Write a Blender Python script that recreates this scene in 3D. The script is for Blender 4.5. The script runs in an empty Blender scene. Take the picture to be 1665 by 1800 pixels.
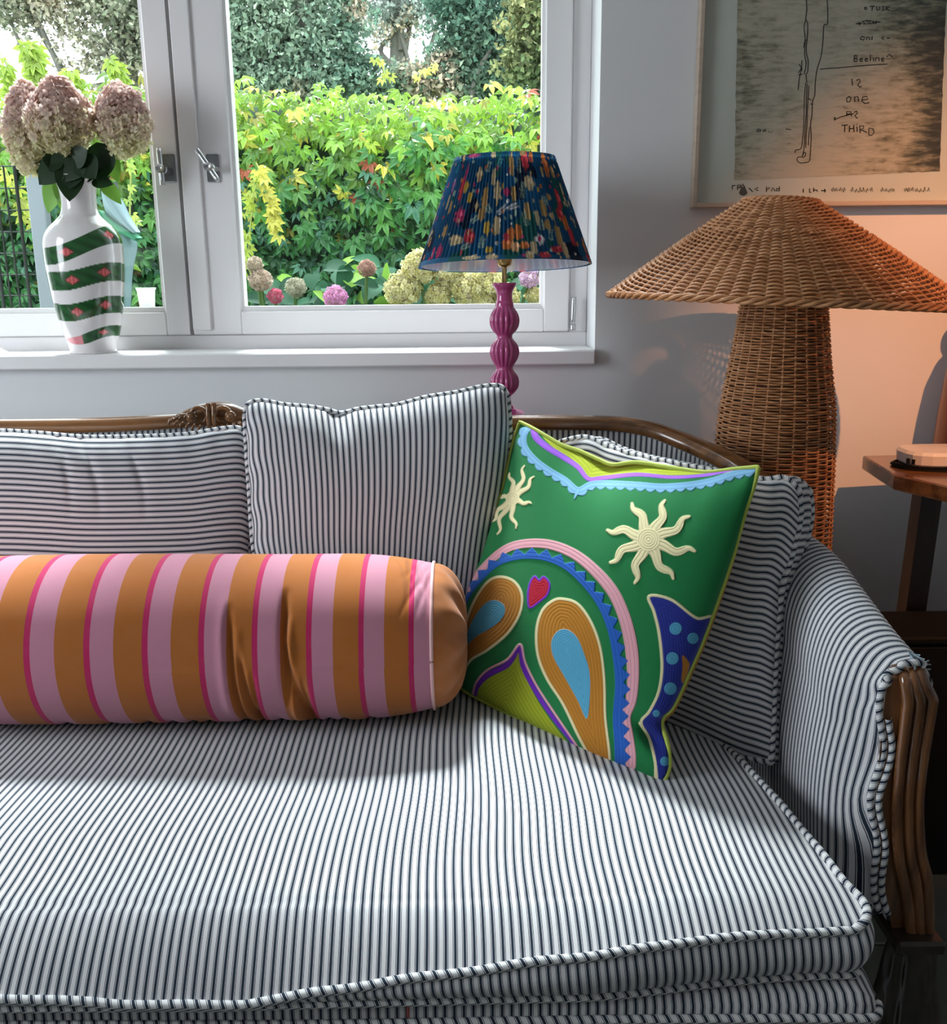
import bpy, math, random
import numpy as np
from mathutils import Matrix, Vector

rng = np.random.default_rng(7)
random.seed(7)
SC = bpy.context.scene
COL = SC.collection

# ------------------------------------------------------------------ camera
CAM = np.array([0.0, 0.0, 1.12])
FPX = 1665.0
PITCH = math.radians(13.5)
ROLL = -0.0096
a_ = math.pi / 2 - PITCH
RX = np.array([[1, 0, 0], [0, math.cos(a_), -math.sin(a_)], [0, math.sin(a_), math.cos(a_)]])
RZ = np.array([[math.cos(ROLL), -math.sin(ROLL), 0], [math.sin(ROLL), math.cos(ROLL), 0], [0, 0, 1]])
RC = RX @ RZ
cd = bpy.data.cameras.new('camera')
cam = bpy.data.objects.new('camera', cd)
COL.objects.link(cam)
cd.sensor_fit = 'HORIZONTAL'
cd.sensor_width = 36
cd.lens = 36.0
cd.clip_end = 200
cam.matrix_world = Matrix.Translation(CAM) @ Matrix(RC.tolist()).to_4x4()
SC.camera = cam

# ------------------------------------------------------------------ world, sun, fill light, exposure
w = bpy.data.worlds.new('sky')
SC.world = w
w.use_nodes = True
nt = w.node_tree
bg = nt.nodes['Background']
bg.inputs['Color'].default_value = (0.86, 0.94, 1.0, 1)
bg.inputs['Strength'].default_value = 2.9

def sun_light(name, direction, energy, angle, color):
    l = bpy.data.lights.new(name, 'SUN')
    l.energy = energy
    l.angle = math.radians(angle)
    l.color = color
    o = bpy.data.objects.new(name, l)
    COL.objects.link(o)
    o.rotation_euler = Vector(direction).to_track_quat('-Z', 'Y').to_euler()
    o.location = (0, 4, 6)
    return o

def area_light(name, loc, target, sx, sy, energy, color, spread=180):
    l = bpy.data.lights.new(name, 'AREA')
    l.shape = 'RECTANGLE'
    l.size = sx
    l.size_y = sy
    l.energy = energy
    l.color = color
    l.spread = math.radians(spread)
    o = bpy.data.objects.new(name, l)
    COL.objects.link(o)
    o.location = loc
    o.rotation_euler = (Vector(target) - Vector(loc)).to_track_quat('-Z', 'Y').to_euler()
    return o

sun_light('sun', (0.10, -0.525, -0.845), 6.4, 12, (0.94, 0.97, 1.0))
# fill light added at the unseen left-wall opening, standing in for daylight
area_light('side_fill', (-2.37, 0.6, 1.5), (1, 0.9, 0.6), 1.0, 1.2, 16, (0.84, 0.93, 1.0))
# warm ceiling spotlight over the side table
sp = bpy.data.lights.new('ceiling_spot_bulb', 'SPOT')
sp.energy = 100
sp.color = (1.0, 0.40, 0.15)
sp.spot_size = math.radians(46)
sp.spot_blend = 0.8
sp.shadow_soft_size = 0.012
spo = bpy.data.objects.new('ceiling_spot_bulb', sp)
COL.objects.link(spo)
spo.location = (1.08, 0.46, 2.28)
spo.rotation_euler = (Vector((1.15, 2.05, 0.80)) - Vector(spo.location)).to_track_quat('-Z', 'Y').to_euler()

vs = SC.view_settings
vs.view_transform = 'Standard'
vs.look = 'None'
vs.gamma = 1
vs.use_curve_mapping = False
vs.exposure = 0.75
SC.cycles.use_denoising = True
SC.cycles.max_bounces = 8
SC.cycles.transparent_max_bounces = 24

# ------------------------------------------------------------------ projection helpers
def ray(px, py):
    px = np.asarray(px, float)
    py = np.asarray(py, float)
    d = np.stack([(px - 832.5) / FPX, (900 - py) / FPX, -np.ones_like(px + py)], -1)
    return d @ RC.T

def P(px, py, Y):
    d = ray(px, py)
    t = np.asarray(Y, float) / d[..., 1]
    return CAM + d * t[..., None]

def PZ(px, py, Z):
    d = ray(px, py)
    t = (Z - CAM[2]) / d[..., 2]
    return CAM + d * t[..., None]

def PP(px, py, P0, n, b=0.0):
    d = ray(px, py)
    t = (b + (np.asarray(P0) - CAM) @ np.asarray(n)) / (d @ np.asarray(n))
    return CAM + d * t[..., None]

# ------------------------------------------------------------------ object helpers
def setp(o, label=None, cat=None, group=None, kind=None):
    if label: o['label'] = label
    if cat: o['category'] = cat
    if group: o['group'] = group
    if kind: o['kind'] = kind
    return o

def thing(name, loc, label, cat, group=None, kind=None):
    o = bpy.data.objects.new(name, None)
    o.empty_display_size = 0.05
    COL.objects.link(o)
    o.location = [float(v) for v in loc]
    setp(o, label, cat, group, kind)
    return o

def wloc(o):
    v = Vector(o.location)
    while o.parent:
        o = o.parent
        v = v + Vector(o.location)
    return v

def mk(name, V, F, mat, parent=None, smooth=True, uv=None, col=None, loc=None):
    V = np.ascontiguousarray(V, dtype=np.float32).reshape(-1, 3)
    Fs = F if isinstance(F, list) else [F]
    Fs = [np.asarray(f, dtype=np.int32) for f in Fs if len(f)]
    me = bpy.data.meshes.new(name)
    base = np.zeros(3, np.float32)
    if parent is not None:
        base = np.array(wloc(parent), np.float32)
    elif loc is not None:
        base = np.array(loc, np.float32)
    V = V - base
    idx = np.concatenate([f.ravel() for f in Fs])
    sizes = np.concatenate([np.full(len(f), f.shape[1], np.int32) for f in Fs])
    starts = np.concatenate([[0], np.cumsum(sizes)[:-1]]).astype(np.int32)
    me.vertices.add(len(V))
    me.vertices.foreach_set('co', V.ravel())
    me.loops.add(len(idx))
    me.loops.foreach_set('vertex_index', idx)
    me.polygons.add(len(sizes))
    me.polygons.foreach_set('loop_start', starts)
    try:
        me.polygons.foreach_set('loop_total', sizes)
    except Exception:
        pass
    me.update(calc_edges=True)
    me.polygons.foreach_set('use_smooth', np.full(len(sizes), bool(smooth)))
    if uv is not None:
        ul = me.uv_layers.new(name='UVMap')
        ul.data.foreach_set('uv', np.ascontiguousarray(np.asarray(uv, np.float32).reshape(-1, 2)[idx]).ravel())
    if col is not None:
        c = np.asarray(col, np.float32).reshape(-1, 3)
        c4 = np.concatenate([c, np.ones((len(c), 1), np.float32)], 1)
        at = me.color_attributes.new('Col', 'FLOAT_COLOR', 'POINT')
        at.data.foreach_set('color', c4.ravel())
    me.validate(clean_customdata=False)
    me.materials.append(mat)
    o = bpy.data.objects.new(name, me)
    COL.objects.link(o)
    if parent is not None:
        o.parent = parent
    elif loc is not None:
        o.location = [float(v) for v in loc]
    return o

def join(parts):
    """parts: list of (V, F(quads or list)) -> V, [quads, tris]"""
    Vs, Q, T, off = [], [], [], 0
    N = []
    for p in parts:
        V, F = p[0], p[1]
        V = np.asarray(V, float).reshape(-1, 3)
        for f in (F if isinstance(F, list) else [F]):
            f = np.asarray(f)
            if len(f) == 0: continue
            if f.shape[1] == 4: Q.append(f + off)
            elif f.shape[1] == 3: T.append(f + off)
            else: N.append(f + off)
        Vs.append(V)
        off += len(V)
    out = []
    if Q: out.append(np.concatenate(Q))
    if T: out.append(np.concatenate(T))
    out += N
    return np.concatenate(Vs), out

def gridF(n, m, cu=False, cv=False, flip=False):
    i = np.arange(n if cu else n - 1)
    j = np.arange(m if cv else m - 1)
    I, J = np.meshgrid(i, j, indexing='ij')
    I2 = (I + 1) % n
    J2 = (J + 1) % m
    f = np.stack([I * m + J, I2 * m + J, I2 * m + J2, I * m + J2], -1).reshape(-1, 4)
    return f[:, ::-1] if flip else f

def boxV(lo, hi, bev=0.0):
    lo = np.array(lo, float); hi = np.array(hi, float)
    if bev <= 0:
        V = np.array([[x, y, z] for x in (lo[0], hi[0]) for y in (lo[1], hi[1]) for z in (lo[2], hi[2])])
        F = np.array([[0, 1, 3, 2], [4, 6, 7, 5], [0, 4, 5, 1], [2, 3, 7, 6], [0, 2, 6, 4], [1, 5, 7, 3]])
        return V, F
    # chamfered box: 24 verts
    V = []; idx = {}
    for ax in range(3):
        o1, o2 = [k for k in range(3) if k != ax]
        for s in (0, 1):
            for a in (0, 1):
                for b in (0, 1):
                    v = np.zeros(3)
                    v[ax] = (lo, hi)[s][ax]
                    v[o1] = lo[o1] + bev if a == 0 else hi[o1] - bev
                    v[o2] = lo[o2] + bev if b == 0 else hi[o2] - bev
                    key = (ax, s, a, b)
                    idx[key] = len(V); V.append(v)
    Q = []; T = []
    for ax in range(3):
        for s in (0, 1):
            Q.append([idx[(ax, s, 0, 0)], idx[(ax, s, 1, 0)], idx[(ax, s, 1, 1)], idx[(ax, s, 0, 1)]])
    def key(ax, bits):
        o = [k for k in range(3) if k != ax]
        return idx[(ax, bits[ax], bits[o[0]], bits[o[1]])]
    for ax in range(3):
        o1, o2 = [k for k in range(3) if k != ax]
        for a in (0, 1):
            for b in (0, 1):
                B0 = [0, 0, 0]; B1 = [0, 0, 0]
                B0[ax] = 0; B1[ax] = 1
                B0[o1] = B1[o1] = a; B0[o2] = B1[o2] = b
                Q.append([key(o1, B0), key(o1, B1), key(o2, B1), key(o2, B0)])
    for a in (0, 1):
        for b in (0, 1):
            for c in (0, 1):
                B = [a, b, c]
                T.append([key(0, B), key(1, B), key(2, B)])
    V = np.array(V); c0 = V.mean(0)
    def fix(L):
        out = []
        for f in L:
            p = V[f]; n = np.cross(p[1] - p[0], p[2] - p[0])
            out.append(f if n @ (p.mean(0) - c0) > 0 else f[::-1])
        return np.array(out)
    return V, [fix(Q), fix(T)]

def catmull(pts, n, closed=False):
    p = np.asarray(pts, float)
    if closed:
        q = np.concatenate([p[-1:], p, p[:2]])
        k = len(p)
    else:
        q = np.concatenate([2 * p[:1] - p[1:2], p, 2 * p[-1:] - p[-2:-1]])
        k = len(p) - 1
    t = np.linspace(0, k, n, endpoint=not closed)
    i = np.minimum(t.astype(int), k - 1)
    f = (t - i)[:, None]
    a, b, c, d = q[i], q[i + 1], q[i + 2], q[i + 3]
    return 0.5 * ((2 * b) + (-a + c) * f + (2 * a - 5 * b + 4 * c - d) * f ** 2 + (-a + 3 * b - 3 * c + d) * f ** 3)

def resample(pts, n, smooth=True):
    p = np.asarray(pts, float)
    if smooth and len(p) > 2:
        p = catmull(p, len(p) * 12)
    s = np.concatenate([[0], np.cumsum(np.linalg.norm(np.diff(p, axis=0), axis=1))])
    t = np.linspace(0, s[-1], n)
    return np.stack([np.interp(t, s, p[:, k]) for k in range(p.shape[1])], -1)

def tube(path, r, k=8, closed=False, sq=1.0, cap=True):
    p = np.asarray(path, float)
    n = len(p)
    r = np.broadcast_to(np.asarray(r, float), (n,))
    if closed:
        t = np.roll(p, -1, 0) - np.roll(p, 1, 0)
    else:
        t = np.gradient(p, axis=0)
    t /= np.linalg.norm(t, axis=1)[:, None] + 1e-12
    up = np.array([0, 0, 1.0])
    if abs(t[:, 2]).mean() > 0.8: up = np.array([0, -1.0, 0])
    s = np.cross(t, up); s /= np.linalg.norm(s, axis=1)[:, None] + 1e-9
    u = np.cross(s, t)
    a = np.linspace(0, 2 * np.pi, k, endpoint=False)
    V = p[:, None] + r[:, None, None] * (np.cos(a)[None, :, None] * s[:, None] * sq + np.sin(a)[None, :, None] * u[:, None])
    F = gridF(n, k, cu=closed, cv=True, flip=False)
    Fl = [F]
    V = V.reshape(-1, 3)
    if cap and not closed:
        V = np.concatenate([V, p[:1], p[-1:]])
        j = np.arange(k); j2 = (j + 1) % k
        T1 = np.stack([np.full(k, n * k), j2, j], -1)
        T2 = np.stack([np.full(k, n * k + 1), (n - 1) * k + j, (n - 1) * k + j2], -1)
        Fl.append(np.concatenate([T1, T2]))
    return V, Fl

def welt(name, path, r, mat, parent, closed=False, k=8):
    p = np.asarray(path, float)
    V, F = tube(p, r, k, closed, cap=False)
    s = np.concatenate([[0], np.cumsum(np.linalg.norm(np.diff(p, axis=0), axis=1))])
    uv = np.stack([np.tile(np.arange(k) / k, len(p)), np.repeat(s, k)], -1)
    return mk(name, V, F, mat, parent, uv=uv)

def lathe(prof, k=48, c=(0, 0, 0), mod=None, cap=True):
    prof = np.asarray(prof, float)
    a = np.linspace(0, 2 * np.pi, k, endpoint=False)
    R = prof[:, 0][:, None] * np.ones(k)[None]
    if mod is not None: R = R * mod(np.arange(len(prof))[:, None], a[None])
    V = np.stack([c[0] + R * np.cos(a), c[1] + R * np.sin(a), c[2] + prof[:, 1][:, None] + 0 * R], -1)
    return V.reshape(-1, 3), [gridF(len(prof), k, cv=True)], (np.repeat(np.arange(len(prof)), k), np.tile(a, len(prof)))

def snoise(x, y, seed=0, scale=1.0, oct=3):
    r = np.random.default_rng(seed)
    out = np.zeros(np.broadcast(x, y).shape)
    amp = 1.0
    for o in range(oct):
        for _ in range(5):
            th = r.uniform(0, 2 * np.pi); f = scale * 2 ** o * r.uniform(.6, 1.4); ph = r.uniform(0, 6.28)
            out = out + amp * np.sin(f * (x * np.cos(th) + y * np.sin(th)) + ph) / 5
        amp *= .5
    return out

# ------------------------------------------------------------------ materials
def new_mat(name, color=(.8, .8, .8), rough=.5, metal=0.0, spec=None, sheen=0, coat=0):
    m = bpy.data.materials.new(name)
    m.use_nodes = True
    b = m.node_tree.nodes['Principled BSDF']
    b.inputs['Base Color'].default_value = (*color, 1)
    b.inputs['Roughness'].default_value = rough
    b.inputs['Metallic'].default_value = metal
    if spec is not None: b.inputs['Specular IOR Level'].default_value = spec
    if sheen: b.inputs['Sheen Weight'].default_value = sheen
    if coat:
        b.inputs['Coat Weight'].default_value = coat
        b.inputs['Coat Roughness'].default_value = .08
    return m

class NB:
    def __init__(s, m):
        s.nt = m.node_tree; s.b = s.nt.nodes['Principled BSDF']
    def n(s, t, **k):
        x = s.nt.nodes.new(t)
        for a, v in k.items(): setattr(x, a, v)
        return x
    def l(s, a, b): s.nt.links.new(a, b)
    def math(s, op, a, b=None, c=None):
        x = s.n('ShaderNodeMath', operation=op)
        for i, v in enumerate((a, b, c)):
            if v is None: continue
            if isinstance(v, (int, float)): x.inputs[i].default_value = v
            else: s.l(v, x.inputs[i])
        return x.outputs[0]
    def mix(s, f, a, b):
        x = s.n('ShaderNodeMix', data_type='RGBA')
        for i, v in ((0, f), (6, a), (7, b)):
            if isinstance(v, (int, float)): x.inputs[i].default_value = v
            elif isinstance(v, tuple): x.inputs[i].default_value = (*v, 1)
            else: s.l(v, x.inputs[i])
        return x.outputs[2]
    def noise(s, scale, detail=3, vec=None, rough=.5):
        x = s.n('ShaderNodeTexNoise')
        x.inputs['Scale'].default_value = scale; x.inputs['Detail'].default_value = detail
        x.inputs['Roughness'].default_value = rough
        if vec is not None: s.l(vec, x.inputs['Vector'])
        return x.outputs['Fac']
    def coord(s, which='Object', scale=None):
        x = s.n('ShaderNodeTexCoord').outputs[which]
        if scale:
            m = s.n('ShaderNodeMapping'); m.inputs['Scale'].default_value = scale
            s.l(x, m.inputs['Vector']); x = m.outputs[0]
        return x
    def ramp(s, f, stops, interp='LINEAR'):
        x = s.n('ShaderNodeValToRGB'); x.color_ramp.interpolation = interp
        e = x.color_ramp.elements
        while len(e) > 1: e.remove(e[-1])
        e[0].position = stops[0][0]; e[0].color = (*stops[0][1], 1)
        for p, c in stops[1:]:
            q = e.new(p); q.color = (*c, 1)
        s.l(f, x.inputs[0]); return x.outputs[0]
    def color(s, c): s.l(c, s.b.inputs['Base Color'])
    def bump(s, h, strength=.3, dist=.002):
        x = s.n('ShaderNodeBump'); x.inputs['Strength'].default_value = strength
        x.inputs['Distance'].default_value = dist
        s.l(h, x.inputs['Height']); s.l(x.outputs[0], s.b.inputs['Normal'])

WHITE_F = (.71, .70, .705)
DARK_F = (.022, .034, .055)

def ticking(name, per=.0100, axis=0):
    m = new_mat(name, rough=.85, spec=.15, sheen=.1)
    q = NB(m)
    uv = q.n('ShaderNodeSeparateXYZ')
    q.l(q.coord('UV'), uv.inputs[0])
    x = q.math('FRACT', q.math('MULTIPLY', uv.outputs[axis], 1 / per))
    d = q.math('ABSOLUTE', q.math('SUBTRACT', x, .5))
    m1 = q.math('LESS_THAN', d, .142)
    m2 = q.math('COMPARE', d, .236, .034)
    f = q.math('MAXIMUM', m1, m2)
    nz = q.noise(14, 3, q.coord('Object'))
    wcol = q.mix(nz, (WHITE_F[0] * .93, WHITE_F[1] * .93, WHITE_F[2] * .95), (WHITE_F[0] * 1.03, WHITE_F[1] * 1.02, WHITE_F[2] * 1.03))
    q.color(q.mix(f, wcol, DARK_F))
    q.bump(q.noise(1400, 1, q.coord('Object')), .12, .0006)
    return m

def twist_mat(name, per=.013):
    m = new_mat(name, rough=.85, spec=.15)
    q = NB(m)
    uv = q.n('ShaderNodeSeparateXYZ')
    q.l(q.coord('UV'), uv.inputs[0])
    x = q.math('FRACT', q.math('ADD', q.math('MULTIPLY', uv.outputs[1], 1 / per), uv.outputs[0]))
    d = q.math('ABSOLUTE', q.math('SUBTRACT', x, .5))
    f = q.math('MAXIMUM', q.math('LESS_THAN', d, .13), q.math('COMPARE', d, .225, .03))
    q.color(q.mix(f, WHITE_F, DARK_F))
    return m

def vcol_mat(name, rough=.6, spec=.3, transl=0.0, sheen=0, coat=0, metal=0):
    m = new_mat(name, rough=rough, spec=spec, sheen=sheen, coat=coat)
    q = NB(m)
    a = q.n('ShaderNodeVertexColor', layer_name='Col')
    q.color(a.outputs[0])
    if transl:
        out = m.node_tree.nodes['Material Output']
        t = q.n('ShaderNodeBsdfTranslucent')
        q.l(a.outputs[0], t.inputs[0])
        mx = q.n('ShaderNodeMixShader'); mx.inputs[0].default_value = transl
        q.l(q.b.outputs[0], mx.inputs[1]); q.l(t.outputs[0], mx.inputs[2])
        q.l(mx.outputs[0], out.inputs[0])
    return m

def wood_mat(name, c1, c2, rough=.3, scale=(3, 30, 30), coat=.3):
    m = new_mat(name, rough=rough, coat=coat)
    q = NB(m)
    v = q.coord('Object', scale)
    n1 = q.noise(2.5, 6, v, .6)
    q.color(q.ramp(n1, [(.3, c1), (.7, c2)]))
    q.bump(n1, .1, .002)
    return m

M_tick = ticking('ticking_fabric')
M_tick_h = ticking('ticking_fabric_sideways', per=.0104, axis=1)
M_twist = twist_mat('ticking_piping')
M_wood = wood_mat('polished_walnut', (.07, .028, .009), (.28, .115, .035), .25, (2, 18, 18), .6)
M_wood_post = wood_mat('carved_walnut', (.06, .022, .008), (.24, .092, .03), .18, (20, 20, 3), .7)
M_wood_dark = wood_mat('dark_carved_wood', (.012, .008, .005), (.04, .022, .012), .35, (12, 12, 6), .3)
M_wall = new_mat('painted_plaster', (.50, .50, .51), .9, spec=.2)
q = NB(M_wall); q.color(q.mix(q.noise(2.2, 4, q.coord('Object')), (.68, .68, .69), (.74, .735, .74))); q.bump(q.noise(60, 4, q.coord('Object')), .08, .002)
M_white = new_mat('white_window_paint', (.80, .79, .80), .38)
q = NB(M_white); q.color(q.mix(q.noise(5, 4, q.coord('Object')), (.77, .745, .75), (.83, .805, .81)))
M_groove = new_mat('shadow_gap_dark', (.18, .17, .17), .8)
M_steel = new_mat('satin_steel', (.55, .55, .56), .28, metal=1.0)
M_steel_d = new_mat('dark_steel_plate', (.22, .22, .23), .35, metal=1.0)
M_brass = new_mat('aged_brass', (.45, .30, .12), .35, metal=1.0)
M_black = new_mat('black_plastic', (.003, .003, .0035), .7, spec=.2)

# ------------------------------------------------------------------ room shell
WY = 2.05      # room face of the window wall
FYW = 2.19     # room face of the window frame
sill_z = float(P(500, 619.0, WY)[2])
XR = float(P(1052, 300, WY)[0])      # right end of the window opening
XL = -1.42
ZT = 2.86
ZF = 0.0

def struct(name, parts, mat, smooth=False, parent=None, uv=None):
    V, F = join(parts)
    o = mk(name, V, F, mat, parent, smooth=smooth)
    if parent is None: o['kind'] = 'structure'
    return o

OP_B = sill_z - .03
struct('wall_back', [boxV((-2.4, WY, 0), (XL, 2.40, 3.1)), boxV((XR, WY, 0), (2.6, 2.40, 3.1)),
                     boxV((XL, WY, 0), (XR, 2.40, OP_B)), boxV((XL, WY, ZT), (XR, 2.40, 3.1))], M_wall)
struct('wall_right', [boxV((2.6, -2.5, 0), (2.75, 2.4, 3.1))], M_wall)
struct('wall_left', [boxV((-2.55, -2.5, 0), (-2.4, 0.1, 3.1)), boxV((-2.55, 1.1, 0), (-2.4, 2.4, 3.1)),
                     boxV((-2.55, 0.1, 2.15), (-2.4, 1.1, 3.1)), boxV((-2.55, 0.1, 0), (-2.4, 1.1, 0.9))], M_wall)
struct('wall_front', [boxV((-2.4, -2.65, 0), (2.6, -2.5, 3.1))], M_wall)
M_ceil = new_mat('ceiling_paint', (.78, .78, .77), .9)
struct('ceiling', [boxV((-2.55, -2.65, 3.1), (2.75, 2.4, 3.2))], M_ceil)
M_floor = new_mat('grey_stone_tile', (.09, .10, .09), .35)
q = NB(M_floor); q.color(q.mix(q.noise(3, 5, q.coord('Object')), (.075, .09, .08), (.13, .14, .125)))
M_grout = new_mat('floor_grout', (.04, .04, .035), .9)
fl = struct('floor', [boxV((-2.55, -2.65, -.1), (2.75, 2.4, -.004))], M_grout)
for i in range(9):
    for j in range(9):
        x0 = -2.4 + i * .56; y0 = 1.425 - 6 * .62 + j * .62
        if y0 > 2.0: continue
        x1 = min(x0 + .555, 2.6); y1 = min(y0 + .615, 2.05)
        if x0 > 2.55: continue
        V, F = boxV((x0, max(y0, -2.5), -.012), (x1, y1, 0), .002)
        mk('floor_tile', V, F, M_floor, fl, smooth=False)
M_base = new_mat('baseboard_paint', (.55, .45, .33), .6)
struct('baseboard_back', [boxV((-2.4, WY - .014, 0), (2.6, WY, .09), .003)], M_base)

# ------------------------------------------------------------------ window
win = thing('window_1', (0, FYW, sill_z), 'white two-sash window above the sofa looking onto the garden', None, kind='structure')
del_cat = win
def wx(px, py=300, Y=FYW): return float(P(px, py, Y)[0])
def wz(py, px=600, Y=FYW): return float(P(px, py, Y)[2])
z_frame_b = sill_z - .005
z_sash_b = wz(587)
z_glass_b = wz(537)
z_bead_b = wz(546)
xm = wx(355, 400)                 # middle of the meeting stiles
Rg0, Rg1 = wx(424, 450), wx(950, 450)     # right glass
Rs1 = wx(1003, 450)               # right sash outer side
Lg1 = wx(276, 450)                # left glass right edge
xgap = wx(327, 450)
zt_f, zt_s, zt_g = ZT, ZT - .05, ZT - .11
parts = [boxV((XL, FYW + .012, z_frame_b), (XR, FYW + .07, z_sash_b), .002),
         boxV((XL, FYW + .012, zt_s), (XR, FYW + .07, zt_f), .002),
         boxV((Rs1, FYW + .012, z_sash_b), (XR, FYW + .07, zt_s), .002),
         boxV((XL, FYW + .012, z_sash_b), (XL + .05, FYW + .07, zt_s), .002)]
struct('window_frame', parts, M_white, parent=win)
M_glass = bpy.data.materials.new('window_glass')
M_glass.use_nodes = True
g = M_glass.node_tree
g.nodes.clear()
out = g.nodes.new('ShaderNodeOutputMaterial'); tr = g.nodes.new('ShaderNodeBsdfTransparent'); gl = g.nodes.new('ShaderNodeBsdfGlossy')
gl.inputs['Roughness'].default_value = .02
tr.inputs[0].default_value = (.95, .985, .975, 1)
lw_ = g.nodes.new('ShaderNodeLayerWeight'); pw_ = g.nodes.new('ShaderNodeMath'); pw_.operation = 'POWER'; pw_.inputs[1].default_value = 4
g.links.new(lw_.outputs['Facing'], pw_.inputs[0])
fr = g.nodes.new('ShaderNodeMath'); fr.operation = 'MULTIPLY_ADD'; fr.inputs[1].default_value = .5; fr.inputs[2].default_value = .025
g.links.new(pw_.outputs[0], fr.inputs[0])
mx = g.nodes.new('ShaderNodeMixShader')
g.links.new(fr.outputs[0], mx.inputs[0]); g.links.new(tr.outputs[0], mx.inputs[1]); g.links.new(gl.outputs[0], mx.inputs[2]); g.links.new(mx.outputs[0], out.inputs[0])

def sash(x0, x1, gx0, gx1):
    y0, y1 = FYW, FYW + .06
    pr = [boxV((x0, y0, z_sash_b + .001), (gx0 - .008, y1, zt_s), .003), boxV((gx1 + .008, y0, z_sash_b + .001), (x1, y1, zt_s), .003),
          boxV((gx0 - .008, y0, z_sash_b + .001), (gx1 + .008, y1, z_bead_b), .002), boxV((gx0 - .008, y0, zt_g), (gx1 + .008, y1, zt_s), .002)]
    s = struct('sash', pr, M_white, parent=win)
    # glazing bead: sloping strip down to the pane
    a = .009; yb = FYW + .004; yg = FYW + .020
    o = np.array([[gx0 - a, yb, z_bead_b - .001], [gx1 + a, yb, z_bead_b - .001], [gx1 + a, yb, zt_g + .001], [gx0 - a, yb, zt_g + .001]])
    m1 = np.array([[gx0 - .001, yb + .004, z_glass_b + .0], [gx1 + .001, yb + .004, z_glass_b + .0], [gx1 + .001, yb + .004, zt_g - .008], [gx0 - .001, yb + .004, zt_g - .008]])
    i2 = m1.copy(); i2[:, 1] = yg + .02
    V = np.concatenate([o, m1, i2])
    F = []
    for r in (0, 4):
        for k in range(4):
            F.append([r + k, r + (k + 1) % 4, r + 4 + (k + 1) % 4, r + 4 + k])
    mk('glazing_bead', V, np.array(F), M_white, s, smooth=False)
    V, F = boxV((gx0 - .006, yg, z_glass_b - .005), (gx1 + .006, yg + .004, zt_g + .005))
    mk('glass_pane', V, F, M_glass, s, smooth=False)
    return s
sR = sash(xgap + .002, Rs1 - .001, Rg0, Rg1)
sL = sash(XL + .051, xgap - .001, XL + .12, Lg1)
# raised cover strip on the meeting stiles, with a dark strip for the joint's shade beside it
ax0, ax1 = wx(331, 450), wx(364, 450)
zb_a = wz(578)
mk('cover_strip', *boxV((ax0, FYW - .007, zb_a), (ax1, FYW + .001, zt_s), .002), M_white, sR, smooth=False)
mk('joint_shade', *boxV((xgap - .0015, FYW - .0015, z_sash_b), (xgap + .003, FYW + .001, zt_s)), M_groove, sL, smooth=False)

def handle(pxc, pyc, w, h, ang, name='handle'):
    c = P(pxc, pyc, FYW)
    root = mk('handle_plate', *boxV((c[0] - w / 2, FYW - .008, c[2] - h / 2), (c[0] + w / 2, FYW, c[2] + h / 2), .0015), M_steel_d, sL if pxc < 330 else sR, smooth=False)
    return c, root
for (pxc, pyc, b0, b1, par) in ((298, 296, (279, 261), (286, 325), sL), (375, 296, (346, 263), (384, 318), sR)):
    c = P(pxc, pyc, FYW)
    hb = P(b0[0], b0[1], FYW - .045); he = P(b1[0], b1[1], FYW - .045)
    mid = hb * .45 + he * .55
    stub = np.array([[mid[0], FYW - .045, mid[2]], [mid[0], FYW + .0, mid[2]]])
    mk('handle_plate', *boxV((c[0] - .0135, FYW - .006, c[2] - .029), (c[0] + .0135, FYW + .001, c[2] + .029), .0015), M_steel_d, par, smooth=False)
    V, F = join([tube(resample([hb, he], 8, False), .0055, 12), tube(resample([mid + (0, .012, 0), [mid[0] + .004, FYW, mid[2]]], 6, False), .0085, 12),
                 tube(resample([mid + (0, -.008, 0), mid + (0, .012, 0)], 4, False), .0095, 14)])
    mk('lever_handle', V, F, M_steel, par)
hc = P(1008, 550, FYW - .006)
V, F = join([tube(resample([P(1009, 522, FYW - .008), P(1007, 566, FYW - .008)], 8, False), .0055, 10), tube(resample([P(1007, 570, FYW - .008), P(1007, 580, FYW - .008)], 5, False), .0065, 10)])
mk('hinge', V, F, M_steel, win)
# stone-white window board
struct('trim_1', [boxV((XL, WY - .022, sill_z - .031), (XR - .001, FYW + .012, sill_z), .003)], M_white)
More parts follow.
